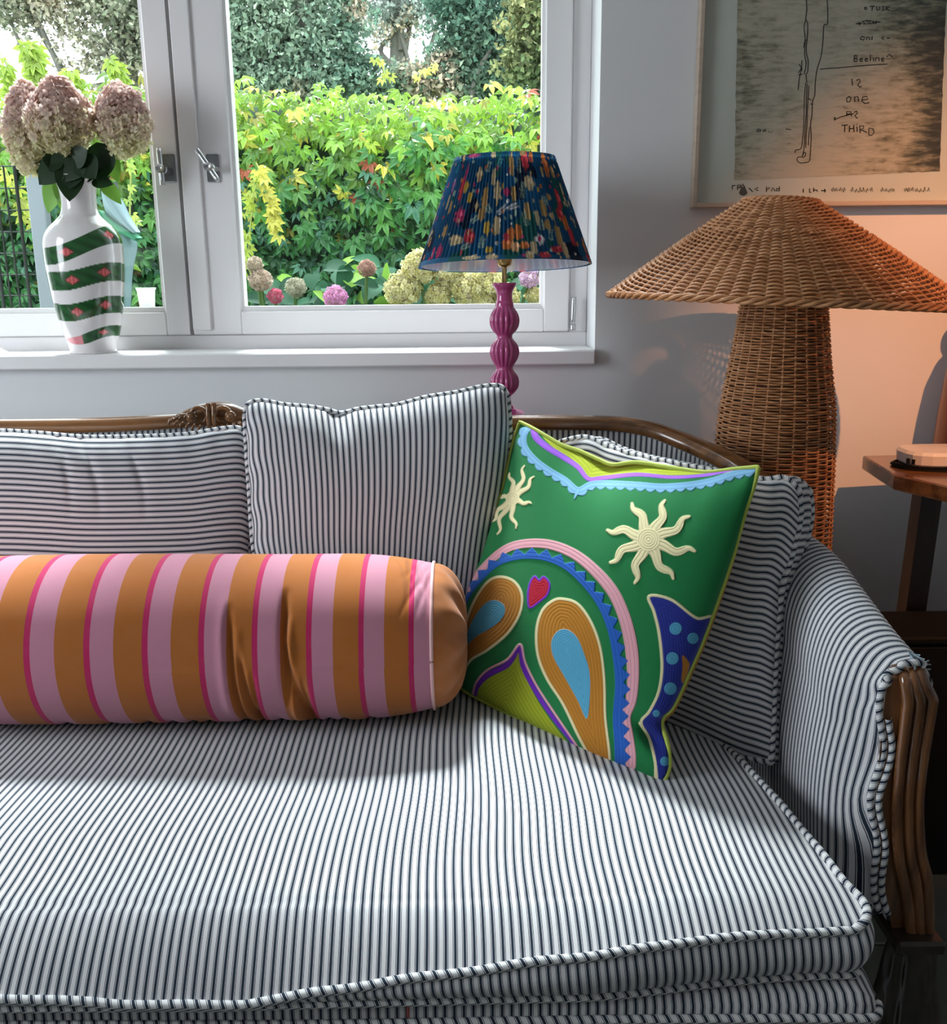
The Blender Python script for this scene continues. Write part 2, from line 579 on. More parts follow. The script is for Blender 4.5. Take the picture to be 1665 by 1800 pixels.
#@@PART2@@
# ================================================================== SOFA
SEAT_Z = .47
YP = 1.022
sofa = thing('sofa', (-.25, 1.25, 0), 'carved walnut sofa upholstered in blue and white ticking under the window', 'sofa')
rail_px = [(-700, 757, 1.68), (-300, 753, 1.68), (0, 750, 1.68), (180, 747, 1.68), (300, 741, 1.68), (370, 736, 1.68), (450, 739, 1.68), (600, 742, 1.68), (780, 742, 1.68),
           (900, 743, 1.68), (1000, 743, 1.675), (1080, 745, 1.665), (1140, 754, 1.645), (1190, 771, 1.615), (1240, 792, 1.57), (1290, 817, 1.515), (1330, 845, 1.46), (1360, 880, 1.41)]
rail = catmull([P(a, b, c) for a, b, c in rail_px], 260)
def sweep_rect(path, wd, ht, k=16, pw=3.0):
    p = np.asarray(path); n = len(p)
    t = np.gradient(p, axis=0); t /= np.linalg.norm(t, axis=1)[:, None]
    s = np.cross(t, (0, 0, 1.)); s /= np.linalg.norm(s, axis=1)[:, None]
    u = np.cross(s, t)
    a = np.linspace(0, 2 * np.pi, k, endpoint=False)
    cx = np.sign(np.cos(a)) * abs(np.cos(a)) ** (2 / pw); sy = np.sign(np.sin(a)) * abs(np.sin(a)) ** (2 / pw)
    wd = np.broadcast_to(wd, (n,)); ht = np.broadcast_to(ht, (n,))
    V = p[:, None] + s[:, None] * (cx[None, :, None] * wd[:, None, None] / 2) + u[:, None] * (sy[None, :, None] * ht[:, None, None] / 2)
    V = V.reshape(-1, 3)
    V = np.concatenate([V, p[:1], p[-1:]])
    j = np.arange(k); j2 = (j + 1) % k
    T = np.concatenate([np.stack([np.full(k, n * k), j2, j], -1), np.stack([np.full(k, n * k + 1), (n - 1) * k + j, (n - 1) * k + j2], -1)])
    return V, [gridF(n, k, cv=True), T]
wd = np.interp(rail[:, 0], [-2, .3, .36, .5], [.038, .038, .046, .046])
V, F = sweep_rect(rail, wd, .027, 20, 2.6)
o = mk('back_rail', V, F, M_wood, sofa)
# small step in the moulding where the rail starts to turn
p0 = P(1118, 733, 1.655)
# carved crest
def arc(c, r, a0, a1, n=18, Y=0, sx=1):
    a = np.radians(np.linspace(a0, a1, n))
    return np.stack([c[0] + r * sx * np.cos(a), np.full(n, c[1]) + Y, c[2] + r * np.sin(a)], -1)
cc = P(375, 734, 1.662)
prt = []
body = catmull([P(302, 737, 1.67), P(325, 731, 1.672), P(348, 725, 1.675), (P(376, 722, 1.675)), P(402, 724, 1.675), P(425, 730, 1.672), P(450, 737, 1.67), P(480, 740, 1.67)], 60)
rr = np.interp(np.linspace(0, 1, 60), [0, .15, .4, .6, .85, 1], [.003, .009, .0155, .016, .011, .004])
prt.append(tube(body, rr, 14, sq=1.1))
for dx, r_ in ((-.004, .004), (.006, .0042)):
    prt.append(tube(np.stack([np.full(8, cc[0] + dx), cc[1] - .012 - .006 * np.sin(np.linspace(0, 3.1, 8)), cc[2] + np.linspace(-.024, .026, 8)], -1), r_, 10))
for s in (-1, 1):
    prt.append(tube(arc((cc[0] + s * .021, cc[1] - .014, cc[2] + .006), .0135, 90 - s * 120, 90 + s * 150, 22), np.interp(np.linspace(0, 1, 22), [0, .8, 1], [.004, .0035, .002]), 8))
    prt.append(tube(arc((cc[0] + s * .034, cc[1] - .016, cc[2] + .004), .007, 0, 360, 16), .003, 8))
    v_, f_, _ = lathe([(0, -.006), (.0055, -.004), (.007, 0), (.0055, .004), (0, .006)], 14)
    v_ = v_ + np.array([cc[0] + s * .034, cc[1] - .018, cc[2] + .004]); prt.append((v_, f_))
    for k in range(6):
        b0 = np.array([cc[0] + s * (.018 + k * .010), cc[1] - .016, cc[2] - .012 + .002 * k])
        b1 = b0 + np.array([s * .004, -.002, -.012 + k * .001])
        prt.append(tube(catmull([b0, (b0 + b1) / 2 + (s * .003, -.003, 0), b1], 8), np.linspace(.0032, .0012, 8), 7))
for k in range(5):
    b0 = P(345 - 9 * k, 727 + 2.2 * k, 1.655); b1 = P(334 - 9.5 * k, 736 + 2 * k, 1.652)
    prt.append(tube(catmull([b0, (b0 + b1) / 2 + (-.003, -.004, .002), b1], 10), np.linspace(.0046 - .0005 * k, .0014, 10), 7))
v_, f_, _ = lathe([(0, -.004), (.008, -.003), (.010, 0), (.006, .004), (0, .005)], 16)
prt.append((v_ * (1.2, .8, .6) + P(321, 729, 1.658), f_))
V, F = join(prt)
mk('carved_crest', V, F, M_wood_dark if False else M_wood, sofa)

# back upholstery (inside back) following the rail
n = 200
pth = rail[::1].copy()
tt = np.gradient(pth, axis=0); tt /= np.linalg.norm(tt, axis=1)[:, None]
nn_ = np.cross(tt, (0, 0, 1.)); nn_[:, 2] = 0; nn_ /= np.linalg.norm(nn_, axis=1)[:, None]   # points outwards? check
inw = np.where((nn_ @ np.array([-.3, -1, 0.]))[:, None] > 0, nn_, -nn_)
s_ = np.concatenate([[0], np.cumsum(np.linalg.norm(np.diff(pth, axis=0), axis=1))])
lv = np.linspace(0, 1, 14)
z0 = .36
def panel(off_top, off_bot, bulge):
    G = np.zeros((len(pth), len(lv), 3))
    for j, t in enumerate(lv):
        G[:, j] = pth + inw * (off_top * t + off_bot * (1 - t) + bulge * math.sin(math.pi * t))
        G[:, j, 2] = z0 + (pth[:, 2] - .008 - z0) * t
    return G
G1 = panel(.004, .012, .012); G2 = panel(-.012, -.01, -.0)
m_ = len(lv)
V = np.concatenate([G1.reshape(-1, 3), G2.reshape(-1, 3)])
K = len(pth) * m_
F1 = gridF(len(pth), m_); F2 = gridF(len(pth), m_, flip=True) + K
uvb = np.stack([np.repeat(s_, m_), np.tile(lv * .5, len(pth))], -1)
mk('inside_back', V, [F1, F2], M_tick, sofa, uv=np.concatenate([uvb, uvb]))

# ---- right arm: padded inner face rolling over the top
sil_px = [(1612, 1158, 1.035), (1600, 1148, 1.055), (1570, 1116, 1.09), (1540, 1078, 1.13), (1500, 1024, 1.20), (1465, 978, 1.265), (1430, 948, 1.32), (1400, 926, 1.365), (1378, 905, 1.40), (1362, 886, 1.43)]
sil = catmull([P(a, b, c) for a, b, c in sil_px], 90)
NA = 90
prof_t = np.linspace(0, 1, 46)
A = np.zeros((NA, 46, 3)); UVa = np.zeros((NA, 46, 2))
sa = np.concatenate([[0], np.cumsum(np.linalg.norm(np.diff(sil[:, :2], axis=0), axis=1))])
for i in range(NA):
    f = i / (NA - 1)
    O = sil[i]
    x_in_b = np.interp(O[1], [1.03, 1.2, 1.36, 1.45], [.452, .438, .420, .40])
    ro = np.interp(f, [0, .06, .25, .6, 1], [.030, .045, .062, .062, .045])      # width of the roll
    rh = np.interp(f, [0, .06, .25, .6, 1], [.030, .060, .105, .105, .085])     # height of the roll
    x_in_t = O[0] - ro
    fx_ = [float(P(a, b, 1.035)[0]) for a, b in ((1540, 1600), (1530, 1510), (1528, 1400), (1541, 1300), (1546, 1200))]; fz_ = [float(P(a, b, 1.035)[2]) for a, b in ((1540, 1600), (1530, 1510), (1528, 1400), (1541, 1300), (1546, 1200))]
    kf = max(0, 1 - f / .22) ** 1.5
    pts = []
    for t in np.linspace(0, 1, 18)[:-1]:
        z = .36 + (O[2] - rh - .36) * t
        x = x_in_b + (x_in_t - x_in_b) * t - .006 * math.sin(math.pi * t)
        x = x * (1 - kf) + (np.interp(z, fz_, fx_) + .004) * kf
        pts.append((x, O[1], z))
    x_in_t = pts[-1][0]; ro = O[0] - x_in_t
    for a in np.linspace(0, math.pi / 2, 18):
        pts.append((O[0] - ro * math.cos(a), O[1], O[2] - rh + rh * math.sin(a)))
    for a in np.linspace(.2, math.pi / 2, 5):
        pts.append((O[0] + .020 * math.sin(a), O[1], O[2] - .03 + .03 * math.cos(a)))
    for t in np.linspace(0, 1, 7)[1:]:
        pts.append((O[0] + .020 - .0 * t, O[1], O[2] - .03 + (.30 - O[2] + .03) * t))
    pts = np.array(pts)
    assert len(pts) == 46, len(pts)
    A[i] = pts
    UVa[i, :, 0] = sa[i] + .003 * np.sin(np.arange(46) * .35 + i * .05)
    UVa[i, :, 1] = np.linspace(0, .4, 46)
# wrinkles pulled towards the front seam
for i in range(NA):
    k = max(0, 1 - i / 16)
    A[i, :, 0] -= k * .004 * np.sin(np.arange(46) * .9)
    UVa[i, :, 0] += k * .006 * np.sin(np.arange(46) * .42 + 1)
V = A.reshape(-1, 3)
arm = mk('arm_pad', V, gridF(NA, 46, flip=True), M_tick, sofa, uv=UVa.reshape(-1, 2))
wp = A[0, :37].copy(); wp[:, 1] = YP + .003; wp[:, 0] -= .003
wp = resample(wp, 90)
welt('arm_piping', wp, .0044, M_twist, arm)
wp2 = wp.copy(); wp2[:, 0] += .0085; wp2[:, 1] -= .004
welt('arm_piping', wp2[:64], .0040, M_twist, arm)
# closing panel behind the post
V = A[0]; c0 = V.mean(0)
V = np.concatenate([V, [c0]])
F = np.array([[46, i, (i + 1) % 46] for i in range(46)])
mk('arm_front_panel', V, F, M_tick, sofa, smooth=False, uv=V[:, [0, 2]])
# frayed threads at the end of the arm
prt = []
for k in range(14):
    b = P(1596 + 1.5 * k, 1143 + 1.6 * k, 1.035)
    e = b + rng.normal(0, 1, 3) * .006 + (.012, -.006, -.004)
    prt.append(tube(catmull([b, (b + e) / 2 + rng.normal(0, .003, 3), e], 8), .0009, 5))
M_thread = new_mat('frayed_thread', (.35, .45, .52), .9)
V, F = join(prt)
o = mk('frayed_threads', V, F, M_thread, sofa); o['kind'] = 'stuff'; o['label'] = 'pale blue frayed threads'

# ---- front arm post
YP = 1.022
L_px = [(1566, 1194), (1557, 1222), (1549, 1300), (1541, 1400), (1541, 1480), (1547, 1535), (1562, 1590), (1568, 1634)]
R_px = [(1620, 1186), (1634, 1222), (1628, 1275), (1619, 1333), (1612, 1411), (1615, 1489), (1627, 1547), (1630, 1634)]
Lp = resample([P(a, b, YP) for a, b in L_px], 60)
Rp = resample([P(a, b, YP) for a, b in R_px], 60)
V = np.concatenate([Lp, Rp, Lp + (.004, .014, 0), Rp + (0, .014, 0)])
i = np.arange(59)
F = np.concatenate([np.stack([i, i + 1, i + 61, i + 60], -1), np.stack([i + 120, i + 180, i + 181, i + 121], -1), np.stack([i, i + 120, i + 121, i + 1], -1), np.stack([i + 60, i + 61, i + 181, i + 180], -1),
                    [[0, 60, 180, 120]], [[59, 179, 239, 119]]])
post = mk('arm_post', V, F, M_wood_post, sofa, smooth=False)
for fr_, r_ in ((.47, .0070), (.73, .0074), (.985, .0074)):
    pth2 = Lp * (1 - fr_) + Rp * fr_
    tip = pth2[0]
    curl = np.array([tip + (-.002, .030, -.006), tip + (-.001, .018, .002), tip + (0, .006, .002), tip + (0, -.004, -.006)])
    pp = np.concatenate([curl, pth2[5:] + (0, -.006, 0)])
    pp = resample(pp, 80)
    V, F = tube(pp, np.interp(np.linspace(0, 1, 80), [0, .1, .5, .8, 1], [r_, r_ * 1.05, r_ * .86, r_ * 1.0, r_ * .95]), 14)
    mk('reed', V, F, M_wood_post, post)
gr_ = [tube(Lp * (1 - g_) + Rp * g_ + (0, -.0005, 0), .0024, 6) for g_ in (.60, .86)]  # dark strips standing in for the shade between the reeds
V, F = join(gr_[:1]); mk('groove_shade', V, F, M_wood_dark, post)
V, F = join(gr_[1:]); mk('groove_shade', V, F, M_wood_dark, post)
bl0 = P(1558, 1654, YP); bl1 = P(1646, 1630, YP)
mk('post_block', *boxV((bl0[0], YP - .030, bl0[2]), (bl1[0], YP + .045, bl1[2]), .004), M_wood_dark, sofa, smooth=False)
lt = P(1600, 1656, YP); z1 = lt[2]
zz = np.linspace(z1, 0.0, 50)
prof = np.interp(z1 - zz, [0, .02, .06, .10, .13, .20, .30, z1], [.026, .030, .034, .041, .046, .030, .020, .024])
def lmod(i, a): return 1 + .10 * np.cos(4 * a) + .05 * np.cos(12 * a) * (np.abs(np.sin(i * .35)))
V, F, _ = lathe(np.stack([prof, zz], -1), 48, (lt[0] + .004, YP + .005, 0), lmod)
mk('leg', V, F, M_wood_dark, sofa)
V2 = V.copy(); V2[:, 0] -= (lt[0] + .004) + 1.25
mk('leg', V2, F, M_wood_dark, sofa)
V3 = V.copy(); V3[:, 0] -= .10; V3[:, 1] += .50; V3[:, 2] *= .82
mk('leg', V3, F, M_wood_dark, sofa)

# ---- seat deck and front rail cover
FYB = .842
xb0, xb1 = -1.25, float(P(1562, 1740, FYB)[0])
z_wb = float(P(800, 1793, FYB)[2])
nx = 220
xs = np.linspace(xb0, xb1, nx)
zs = [.372, .3935, .3955]
G = []
for x in xs:
    e = max(0, (x - (xb1 - .022)) / .022)
    yo = .022 * (1 - math.sqrt(max(0, 1 - e * e)))
    col_ = [(x, 1.50, .39 - .02 * e), (x, FYB + .03 + yo, .392 - .014 * e), (x, FYB + .008 + yo, .392 - .018 * e), (x, FYB + yo, .384 - .02 * e)]
    for z in np.linspace(.37, z_wb - .09, 8): col_.append((x, FYB + yo, min(z, .384 - .021 * e)))
    G.append(col_)
G = np.array(G)
s2 = xs.copy()
uv = np.stack([np.repeat(s2, G.shape[1]), np.tile(np.linspace(0, .3, G.shape[1]), nx)], -1)
deck = mk('seat_deck_cover', G.reshape(-1, 3), gridF(nx, G.shape[1]), M_tick, sofa, uv=uv)
wpth = np.array([(x, FYB - .003 + (.022 * (1 - math.sqrt(max(0, 1 - max(0, (x - (xb1 - .022)) / .022) ** 2)))), z_wb + .0012 * math.sin(x * 9)) for x in np.linspace(xb0, xb1, 260)])
welt('deck_piping', wpth, .0048, M_twist, deck)
sidep = np.array([[xb1, FYB + .02, .375], [xb1, 1.01, .375], [xb1, 1.01, z_wb - .09], [xb1, FYB + .02, z_wb - .09]])
mk('deck_side', sidep, np.array([[0, 1, 2, 3]]), M_tick, deck, smooth=False, uv=sidep[:, [1, 2]])
M_stain = new_mat('reddish_mark', (.35, .10, .09), .9)
sa_, sb_ = P(712, 1758, FYB - .002), P(722, 1790, FYB - .002)
mk('red_mark', *boxV((sa_[0] + .001, FYB - .0018, sb_[2]), (sb_[0] - .001, FYB + .001, sa_[2] - .004), .0006), M_stain, deck, smooth=False)

# ================================================================== SEAT CUSHION
sc_x0 = -1.15
wf_px = [(-700, 1748), (-300, 1750), (0, 1752), (120, 1757), (250, 1763), (400, 1764), (470, 1757), (560, 1742), (640, 1731), (700, 1722), (780, 1712), (860, 1702), (960, 1688), (1050, 1680), (1150, 1671), (1250, 1662), (1330, 1658), (1400, 1650), (1460, 1645), (1500, 1637)]
def yfront(px): return np.interp(px, [-700, 400, 1100, 1500], [.829, .829, .838, .866])
wf = np.array([P(a, b, float(yfront(a))) for a, b in wf_px])
NS, NT = 420, 120
edge_px = [(1500, 1637), (1519, 1622), (1524, 1600), (1512, 1578), (1480, 1545), (1420, 1470), (1340, 1378), (1285, 1322), (1220, 1262)]
edge = [wf[-1]] + [P(1519, 1622, .869)] + [PZ(a, b, z) for (a, b), z in zip(edge_px[2:], [.466, .468, .470, .472, .472, .470, .468])]
edge = catmull(edge, 200)                     # right edge, front -> back
back_y = float(edge[-1][1]) + .13
edge = np.concatenate([edge, [edge[-1] + np.array([-.006, .13, -.004])]])
# grid: s across, t front->back; right boundary = edge, front boundary = wf
fr_curve = catmull(wf, 800)
order = np.argsort(fr_curve[:, 0])
fx, fy, fz = fr_curve[order, 0], fr_curve[order, 1], fr_curve[order, 2]
X = np.zeros((NS, NT, 3))
rb = resample(edge, NT, False)
# non-uniform t so that the front is dense
tq = np.linspace(0, 1, NT) ** 1.25
eL = np.concatenate([[0], np.cumsum(np.linalg.norm(np.diff(edge, axis=0), axis=1))]); eL /= eL[-1]
rb = np.stack([np.interp(tq, eL, edge[:, k]) for k in range(3)], -1)
xs = sc_x0 + (wf[-1][0] - sc_x0) * np.linspace(0, 1, NS) ** .92
Fz = np.interp(xs, fx, fz); Fy = np.interp(xs, fx, fy)
y_crease = .905
for i in range(NS):
    s = i / (NS - 1)
    yy = Fy[i] + (back_y - Fy[i]) * tq
    yr = rb[:, 1]
    xx = xs[i] + 0 * yy
    # blend the right boundary curve in over the last stretch
    bl = np.clip((xs[i] - (wf[-1][0] - .30)) / .30, 0, 1)
    bl2 = bl ** 1.6
    xx = xx + bl * (rb[:, 0] - wf[-1][0])
    yy = yy * (1 - bl2) + yr * bl2
    zt = SEAT_Z + .004 - .006 * np.clip((yy - 1.3) / .3, 0, 1) + .004 * snoise(xx, yy, 5, 6, 2) * np.clip((yy - .93) / .1, 0, 1)
    yc = y_crease + .01 * bl
    q_ = np.clip((yc - yy) / np.maximum(yc - Fy[i], 1e-4), 0, 1)
    fall = np.where(q_ > 0, .25 * q_ + .75 * q_ ** 1.7, 0)
    drop = (SEAT_Z + .004 - Fz[i])
    z = zt - drop * fall
    # left side slopes gently before the crease
    soft = .010 * np.clip(.25 - xs[i], 0, 1) * np.clip(1 - abs(yy - yc) / .12, 0, 1)
    z = z - soft
    # meet the right edge height
    z = z * (1 - bl ** 5) + rb[:, 2] * bl ** 5 
    z += .010 * (bl * (1 - bl)) * 2 * np.clip(tq * 3, 0, 1)
    # side wrinkle where the crease dies out on the right
    z += -.0025 * np.exp(-((yy - yc) / .006) ** 2) * (1 - bl) 
    X[i] = np.stack([xx, yy, z], -1)
U = X[:, :, 0] + .0016 * np.sin(X[:, :, 1] * 21 + X[:, :, 0] * 3) + .0012 * snoise(X[:, :, 0], X[:, :, 1], 9, 14, 2)
# cloth is longer than the plan distance: pull the stripes slightly towards the right edge
seat = thing('seat_cushion', (-.3, 1.2, .395), 'long ticking striped seat cushion with piped front edge, covering the sofa', 'cushion')
mk('cushion_top', X.reshape(-1, 3), gridF(NS, NT, flip=False), M_tick, seat, uv=np.stack([U, X[:, :, 1]], -1).reshape(-1, 2))
loop = np.concatenate([X[:, 0][::1], X[-1, 1:]])      # front edge left->right then right edge to the back
wl = resample(loop, 900, False)
wz_ = wl.copy(); wz_[:, 2] += .0008 * np.sin(np.arange(900) * .13)
welt('top_piping', wz_, .0050, M_twist, seat)
# boxing band from the piping to the bottom piping
nb = 14
tl = np.gradient(wl, axis=0); tl[:, 2] = 0; tl /= np.linalg.norm(tl, axis=1)[:, None]
outn = np.cross(tl, (0, 0, 1.))
# smooth outward normals
kern = np.ones(25) / 25
outn = np.stack([np.convolve(np.pad(outn[:, k], 12, 'edge'), kern, 'valid') for k in range(3)], -1)
outn /= np.linalg.norm(outn, axis=1)[:, None]
zb = .398
B = np.zeros((900, nb, 3))
sB = np.concatenate([[0], np.cumsum(np.linalg.norm(np.diff(wl, axis=0), axis=1))])
zbot = np.minimum(zb, wl[:, 2] - .005)
for j in range(nb):
    t = j / (nb - 1)
    bul = .013 * math.sin(math.pi * t) * np.clip((wl[:, 2] - zbot) / .05, .1, 1) - .006 * t
    B[:, j] = wl + outn * bul[:, None]
    B[:, j, 2] = wl[:, 2] + (zbot - wl[:, 2]) * t
uvB = np.stack([np.repeat(sB + sc_x0, nb), np.tile(np.linspace(0, .08, nb), 900)], -1)
uvB[:, 0] -= .006 * np.tile(np.linspace(0, 1, nb) ** 2, 900)
mk('cushion_boxing', B.reshape(-1, 3), gridF(900, nb, flip=True), M_tick, seat, uv=uvB)
welt('bottom_piping', B[:, -1] + outn * .002 + (0, 0, -.001), .0045, M_twist, seat)
#@@PART3@@
# ================================================================== BACK CUSHIONS
def coons(top, right, bottom, left, n, m):
    """top: left->right, right: top->bottom, bottom: left->right, left: top->bottom (pixel polylines)"""
    T = resample(top, n); B_ = resample(bottom, n); L = resample(left, m); R = resample(right, m)
    u = np.linspace(0, 1, n)[:, None, None]; v = np.linspace(0, 1, m)[None, :, None]
    S = (1 - v) * T[:, None] + v * B_[:, None] + (1 - u) * L[None] + u * R[None] \
        - ((1 - u) * (1 - v) * T[0] + u * (1 - v) * T[-1] + (1 - u) * v * B_[0] + u * v * B_[-1])
    return S

def dome(u, v, pw=4.0, e=.5):
    return (np.clip(1 - abs(2 * u - 1) ** pw, 0, 1) ** e) * (np.clip(1 - abs(2 * v - 1) ** pw, 0, 1) ** e)

def loose_cushion(name, sides, P0, n, Tf, Tb, mat, label, cat, wu, wv, N=130, M=110, wr=None, grp=None, weltr=.0050, boxd=0.0, backmat=None, uvfun=None, weltmat=None):
    n = np.array(n, float); n /= np.linalg.norm(n)
    S = coons(*sides, N, M)
    u = np.linspace(0, 1, N)[:, None] * np.ones((1, M)); v = np.linspace(0, 1, M)[None] * np.ones((N, 1))
    b = Tf * dome(u, v)
    edge_d = np.minimum(np.minimum(u, 1 - u), np.minimum(v, 1 - v))
    if wr is not None: b = b + wr(u, v, edge_d)
    fr3 = PP(S[..., 0], S[..., 1], P0, n, b)
    pl3 = PP(S[..., 0], S[..., 1], P0, n, 0.0)
    root = thing(name, pl3[N // 2, -1], label, cat, grp)
    uv = np.stack([u * wu, (1 - v) * wv], -1)
    if uvfun is not None: uv = uvfun(u, v, uv)
    f = gridF(N, M)
    mk('cushion_front', fr3.reshape(-1, 3), f[:, ::-1], mat, root, uv=uv.reshape(-1, 2))
    bk = pl3 - n * (boxd + Tb * dome(u, v))[..., None]
    mk('cushion_back', bk.reshape(-1, 3), f, backmat or mat, root, uv=uv.reshape(-1, 2))
    lp = np.concatenate([pl3[:, 0], pl3[-1, 1:], pl3[::-1, -1][1:], pl3[0, ::-1][1:-1]])
    lps = resample(np.concatenate([lp, lp[:1]]), 700, False)[:-1]
    welt('piping', lps, weltr, weltmat or M_twist, root, closed=True)
    if boxd > 0:
        nb = 8
        s = np.concatenate([[0], np.cumsum(np.linalg.norm(np.diff(lps, axis=0), axis=1))])
        ctr = lps.mean(0)
        od = lps - ctr; od -= (od @ n)[:, None] * n; od /= np.linalg.norm(od, axis=1)[:, None]
        Bx = np.stack([lps - n * boxd * t + od * .006 * math.sin(math.pi * t) for t in np.linspace(0, 1, nb)], 1)
        mk('boxing', Bx.reshape(-1, 3), gridF(len(lps), nb, cu=True), mat, root, uv=np.stack([np.tile(np.linspace(0, boxd, nb), len(lps)), np.repeat(s, nb)], -1))
        welt('piping', lps - n * boxd, weltr, M_twist, root, closed=True)
    return root, S, fr3, pl3

def norm_from(top, bot):
    t = np.array(top) - np.array(bot)
    n = np.cross((1, 0, 0), t)
    return -n / np.linalg.norm(n) if n[1] > 0 else n / np.linalg.norm(n)

n1 = norm_from((0, 1.605, .87), (0, 1.525, .48))
def wr1(u, v, e):
    # gathered creases coming down from the top seam, ripples along the edges
    w_ = 0
    for c, sl, d in ((.70, .02, .006), (.735, .03, .007), (.80, .035, .006)):
        w_ = w_ - d * np.exp(-((u - c - sl * np.sin(v * 5)) / .006) ** 2) * np.clip(1 - v * 2.6, 0, 1)
    w_ = w_ + .0022 * np.sin(u * 150) * np.exp(-v * 18) + .0018 * np.sin(v * 120) * np.exp(-(1 - u) * 25)
    return w_ + .003 * snoise(u * 6, v * 4, 3, 1.6, 2) * np.clip(e * 12, 0, 1)
loose_cushion('back_cushion',
    ([(-700, 772), (-400, 764), (-150, 758), (0, 758), (80, 763), (150, 769), (250, 768), (330, 764), (385, 755), (420, 753), (436, 766)],
     [(436, 766), (441, 860), (439, 950), (434, 1060), (430, 1180)],
     [(-700, 1185), (-200, 1182), (430, 1180)],
     [(-700, 772), (-704, 980), (-700, 1185)]),
    (0, 1.605, .87), n1, .050, .035, M_tick_h, 'wide ticking back cushion with horizontal stripes, beside the carved crest', 'cushion', .9, .42, 260, 120, wr1)

n2 = norm_from((0, 1.595, .93), (0, 1.515, .48))
def wr2(u, v, e):
    w_ = -.012 * np.exp(-((u - .36) / .05) ** 2 - (v / .10) ** 2)
    w_ = w_ - .004 * np.exp(-((u - .34 - .12 * v) / .010) ** 2) * np.clip(1 - v * 5, 0, 1) - .003 * np.exp(-((u - .46 + .1 * v) / .010) ** 2) * np.clip(1 - v * 5, 0, 1)
    w_ = w_ + .0020 * np.sin(v * 85 + 3 * u) * np.exp(-u * 16) + .0018 * np.sin(v * 95) * np.exp(-(1 - u) * 20)
    return w_ + .0035 * snoise(u * 5, v * 5, 8, 1.4, 2) * np.clip(e * 12, 0, 1)
def uv2(u, v, uv):
    uv = uv.copy()
    uv[..., 0] += .004 * np.sin(v * 40) * np.exp(-u * 18) - .018 * v * (1 - v) * (1 - u) * 2
    return uv
loose_cushion('back_cushion',
    ([(431, 730), (437, 711), (460, 705), (500, 712), (545, 716), (575, 721), (600, 727), (630, 720), (665, 716), (700, 712), (750, 699), (800, 691), (850, 680), (880, 680), (893, 697)],
     [(893, 697), (896, 760), (889, 850), (876, 930), (866, 1000), (858, 1080), (852, 1190)],
     [(446, 1186), (650, 1188), (852, 1190)],
     [(431, 730), (435, 800), (439, 860), (444, 940), (452, 1020), (448, 1100), (446, 1186)]),
    (0, 1.595, .93), n2, .055, .045, M_tick, 'square ticking back cushion with vertical stripes and sagging top', 'cushion', .445, .46, 140, 130, wr2, uvfun=uv2)

# corner box cushion
TL3 = P(985, 775, 1.545); TR3 = P(1405, 862, 1.285); BR3 = P(1357, 1338, 1.215)
nC = np.cross(TR3 - TL3, BR3 - TR3); nC /= np.linalg.norm(nC)
if nC[1] > 0: nC = -nC
def wrC(u, v, e):
    w_ = .0025 * np.sin(u * 60 + 4 * v) * np.exp(-v * 9) + .0015 * np.sin(v * 100) * np.exp(-(1 - u) * 16)
    w_ = w_ - .012 * np.exp(-((v - .36) / .05) ** 2 - ((1 - u) / .05) ** 2)
    return w_ + .003 * snoise(u * 5, v * 5, 18, 1.4, 2) * np.clip(e * 12, 0, 1)
def uvC(u, v, uv):
    uv = uv.copy(); uv[..., 1] += -.014 * np.sin(math.pi * np.clip(u, 0, 1)) * (v) + .002 * np.sin(u * 14) * np.exp(-v * 4)
    return uv
loose_cushion('back_cushion',
    ([(985, 777), (1030, 769), (1070, 786), (1107, 798), (1150, 808), (1250, 828), (1340, 843), (1380, 841), (1404, 862)],
     [(1404, 862), (1407, 905), (1396, 960), (1377, 1026), (1369, 1084), (1363, 1162), (1360, 1240), (1356, 1340)],
     [(975, 1208), (1150, 1270), (1280, 1322), (1356, 1340)],
     [(985, 777), (978, 1000), (975, 1208)]),
    TL3, nC, .030, .012, M_tick_h, 'boxed ticking cushion leaning in the sofa corner behind the green cushion', 'cushion', .40, .42, 130, 130, wrC, boxd=.045, uvfun=uvC)

# ================================================================== BOLSTER
bol = thing('bolster_cushion', (-.35, 1.375, .47), 'long round bolster in orange, pink and magenta stripes lying on the sofa seat', 'bolster')
yc_b, zc_b, Rb = 1.372, .597, .1265
mag = [44, 149, 251, 351, 445, 541, 633, 721]
def bx(px): return float(P(px, 1110, yc_b - Rb * .95)[0])
mx_ = [bx(p) for p in mag]
per0 = mx_[1] - mx_[0]
mx_ = [mx_[0] - per0 * k for k in range(9, 0, -1)] + mx_
ph = list(range(-9, 8))
x_end = bx(757)
NXb, NAb = 620, 200
xsb = np.linspace(-1.10, x_end, NXb)
th = np.linspace(0, 2 * np.pi, NAb, endpoint=False)
XX, TH = np.meshgrid(xsb, th, indexing='ij')
Rr = Rb * (1 + .012 * np.sin(XX * 9 + 1) + .012 * np.sin(TH * 2 + XX * 5) + .01 * snoise(XX * 8, TH, 2, 2.0, 3))
Rr *= 1 - .13 * np.clip((XX - (x_end - .14)) / .14, 0, 1) ** 2
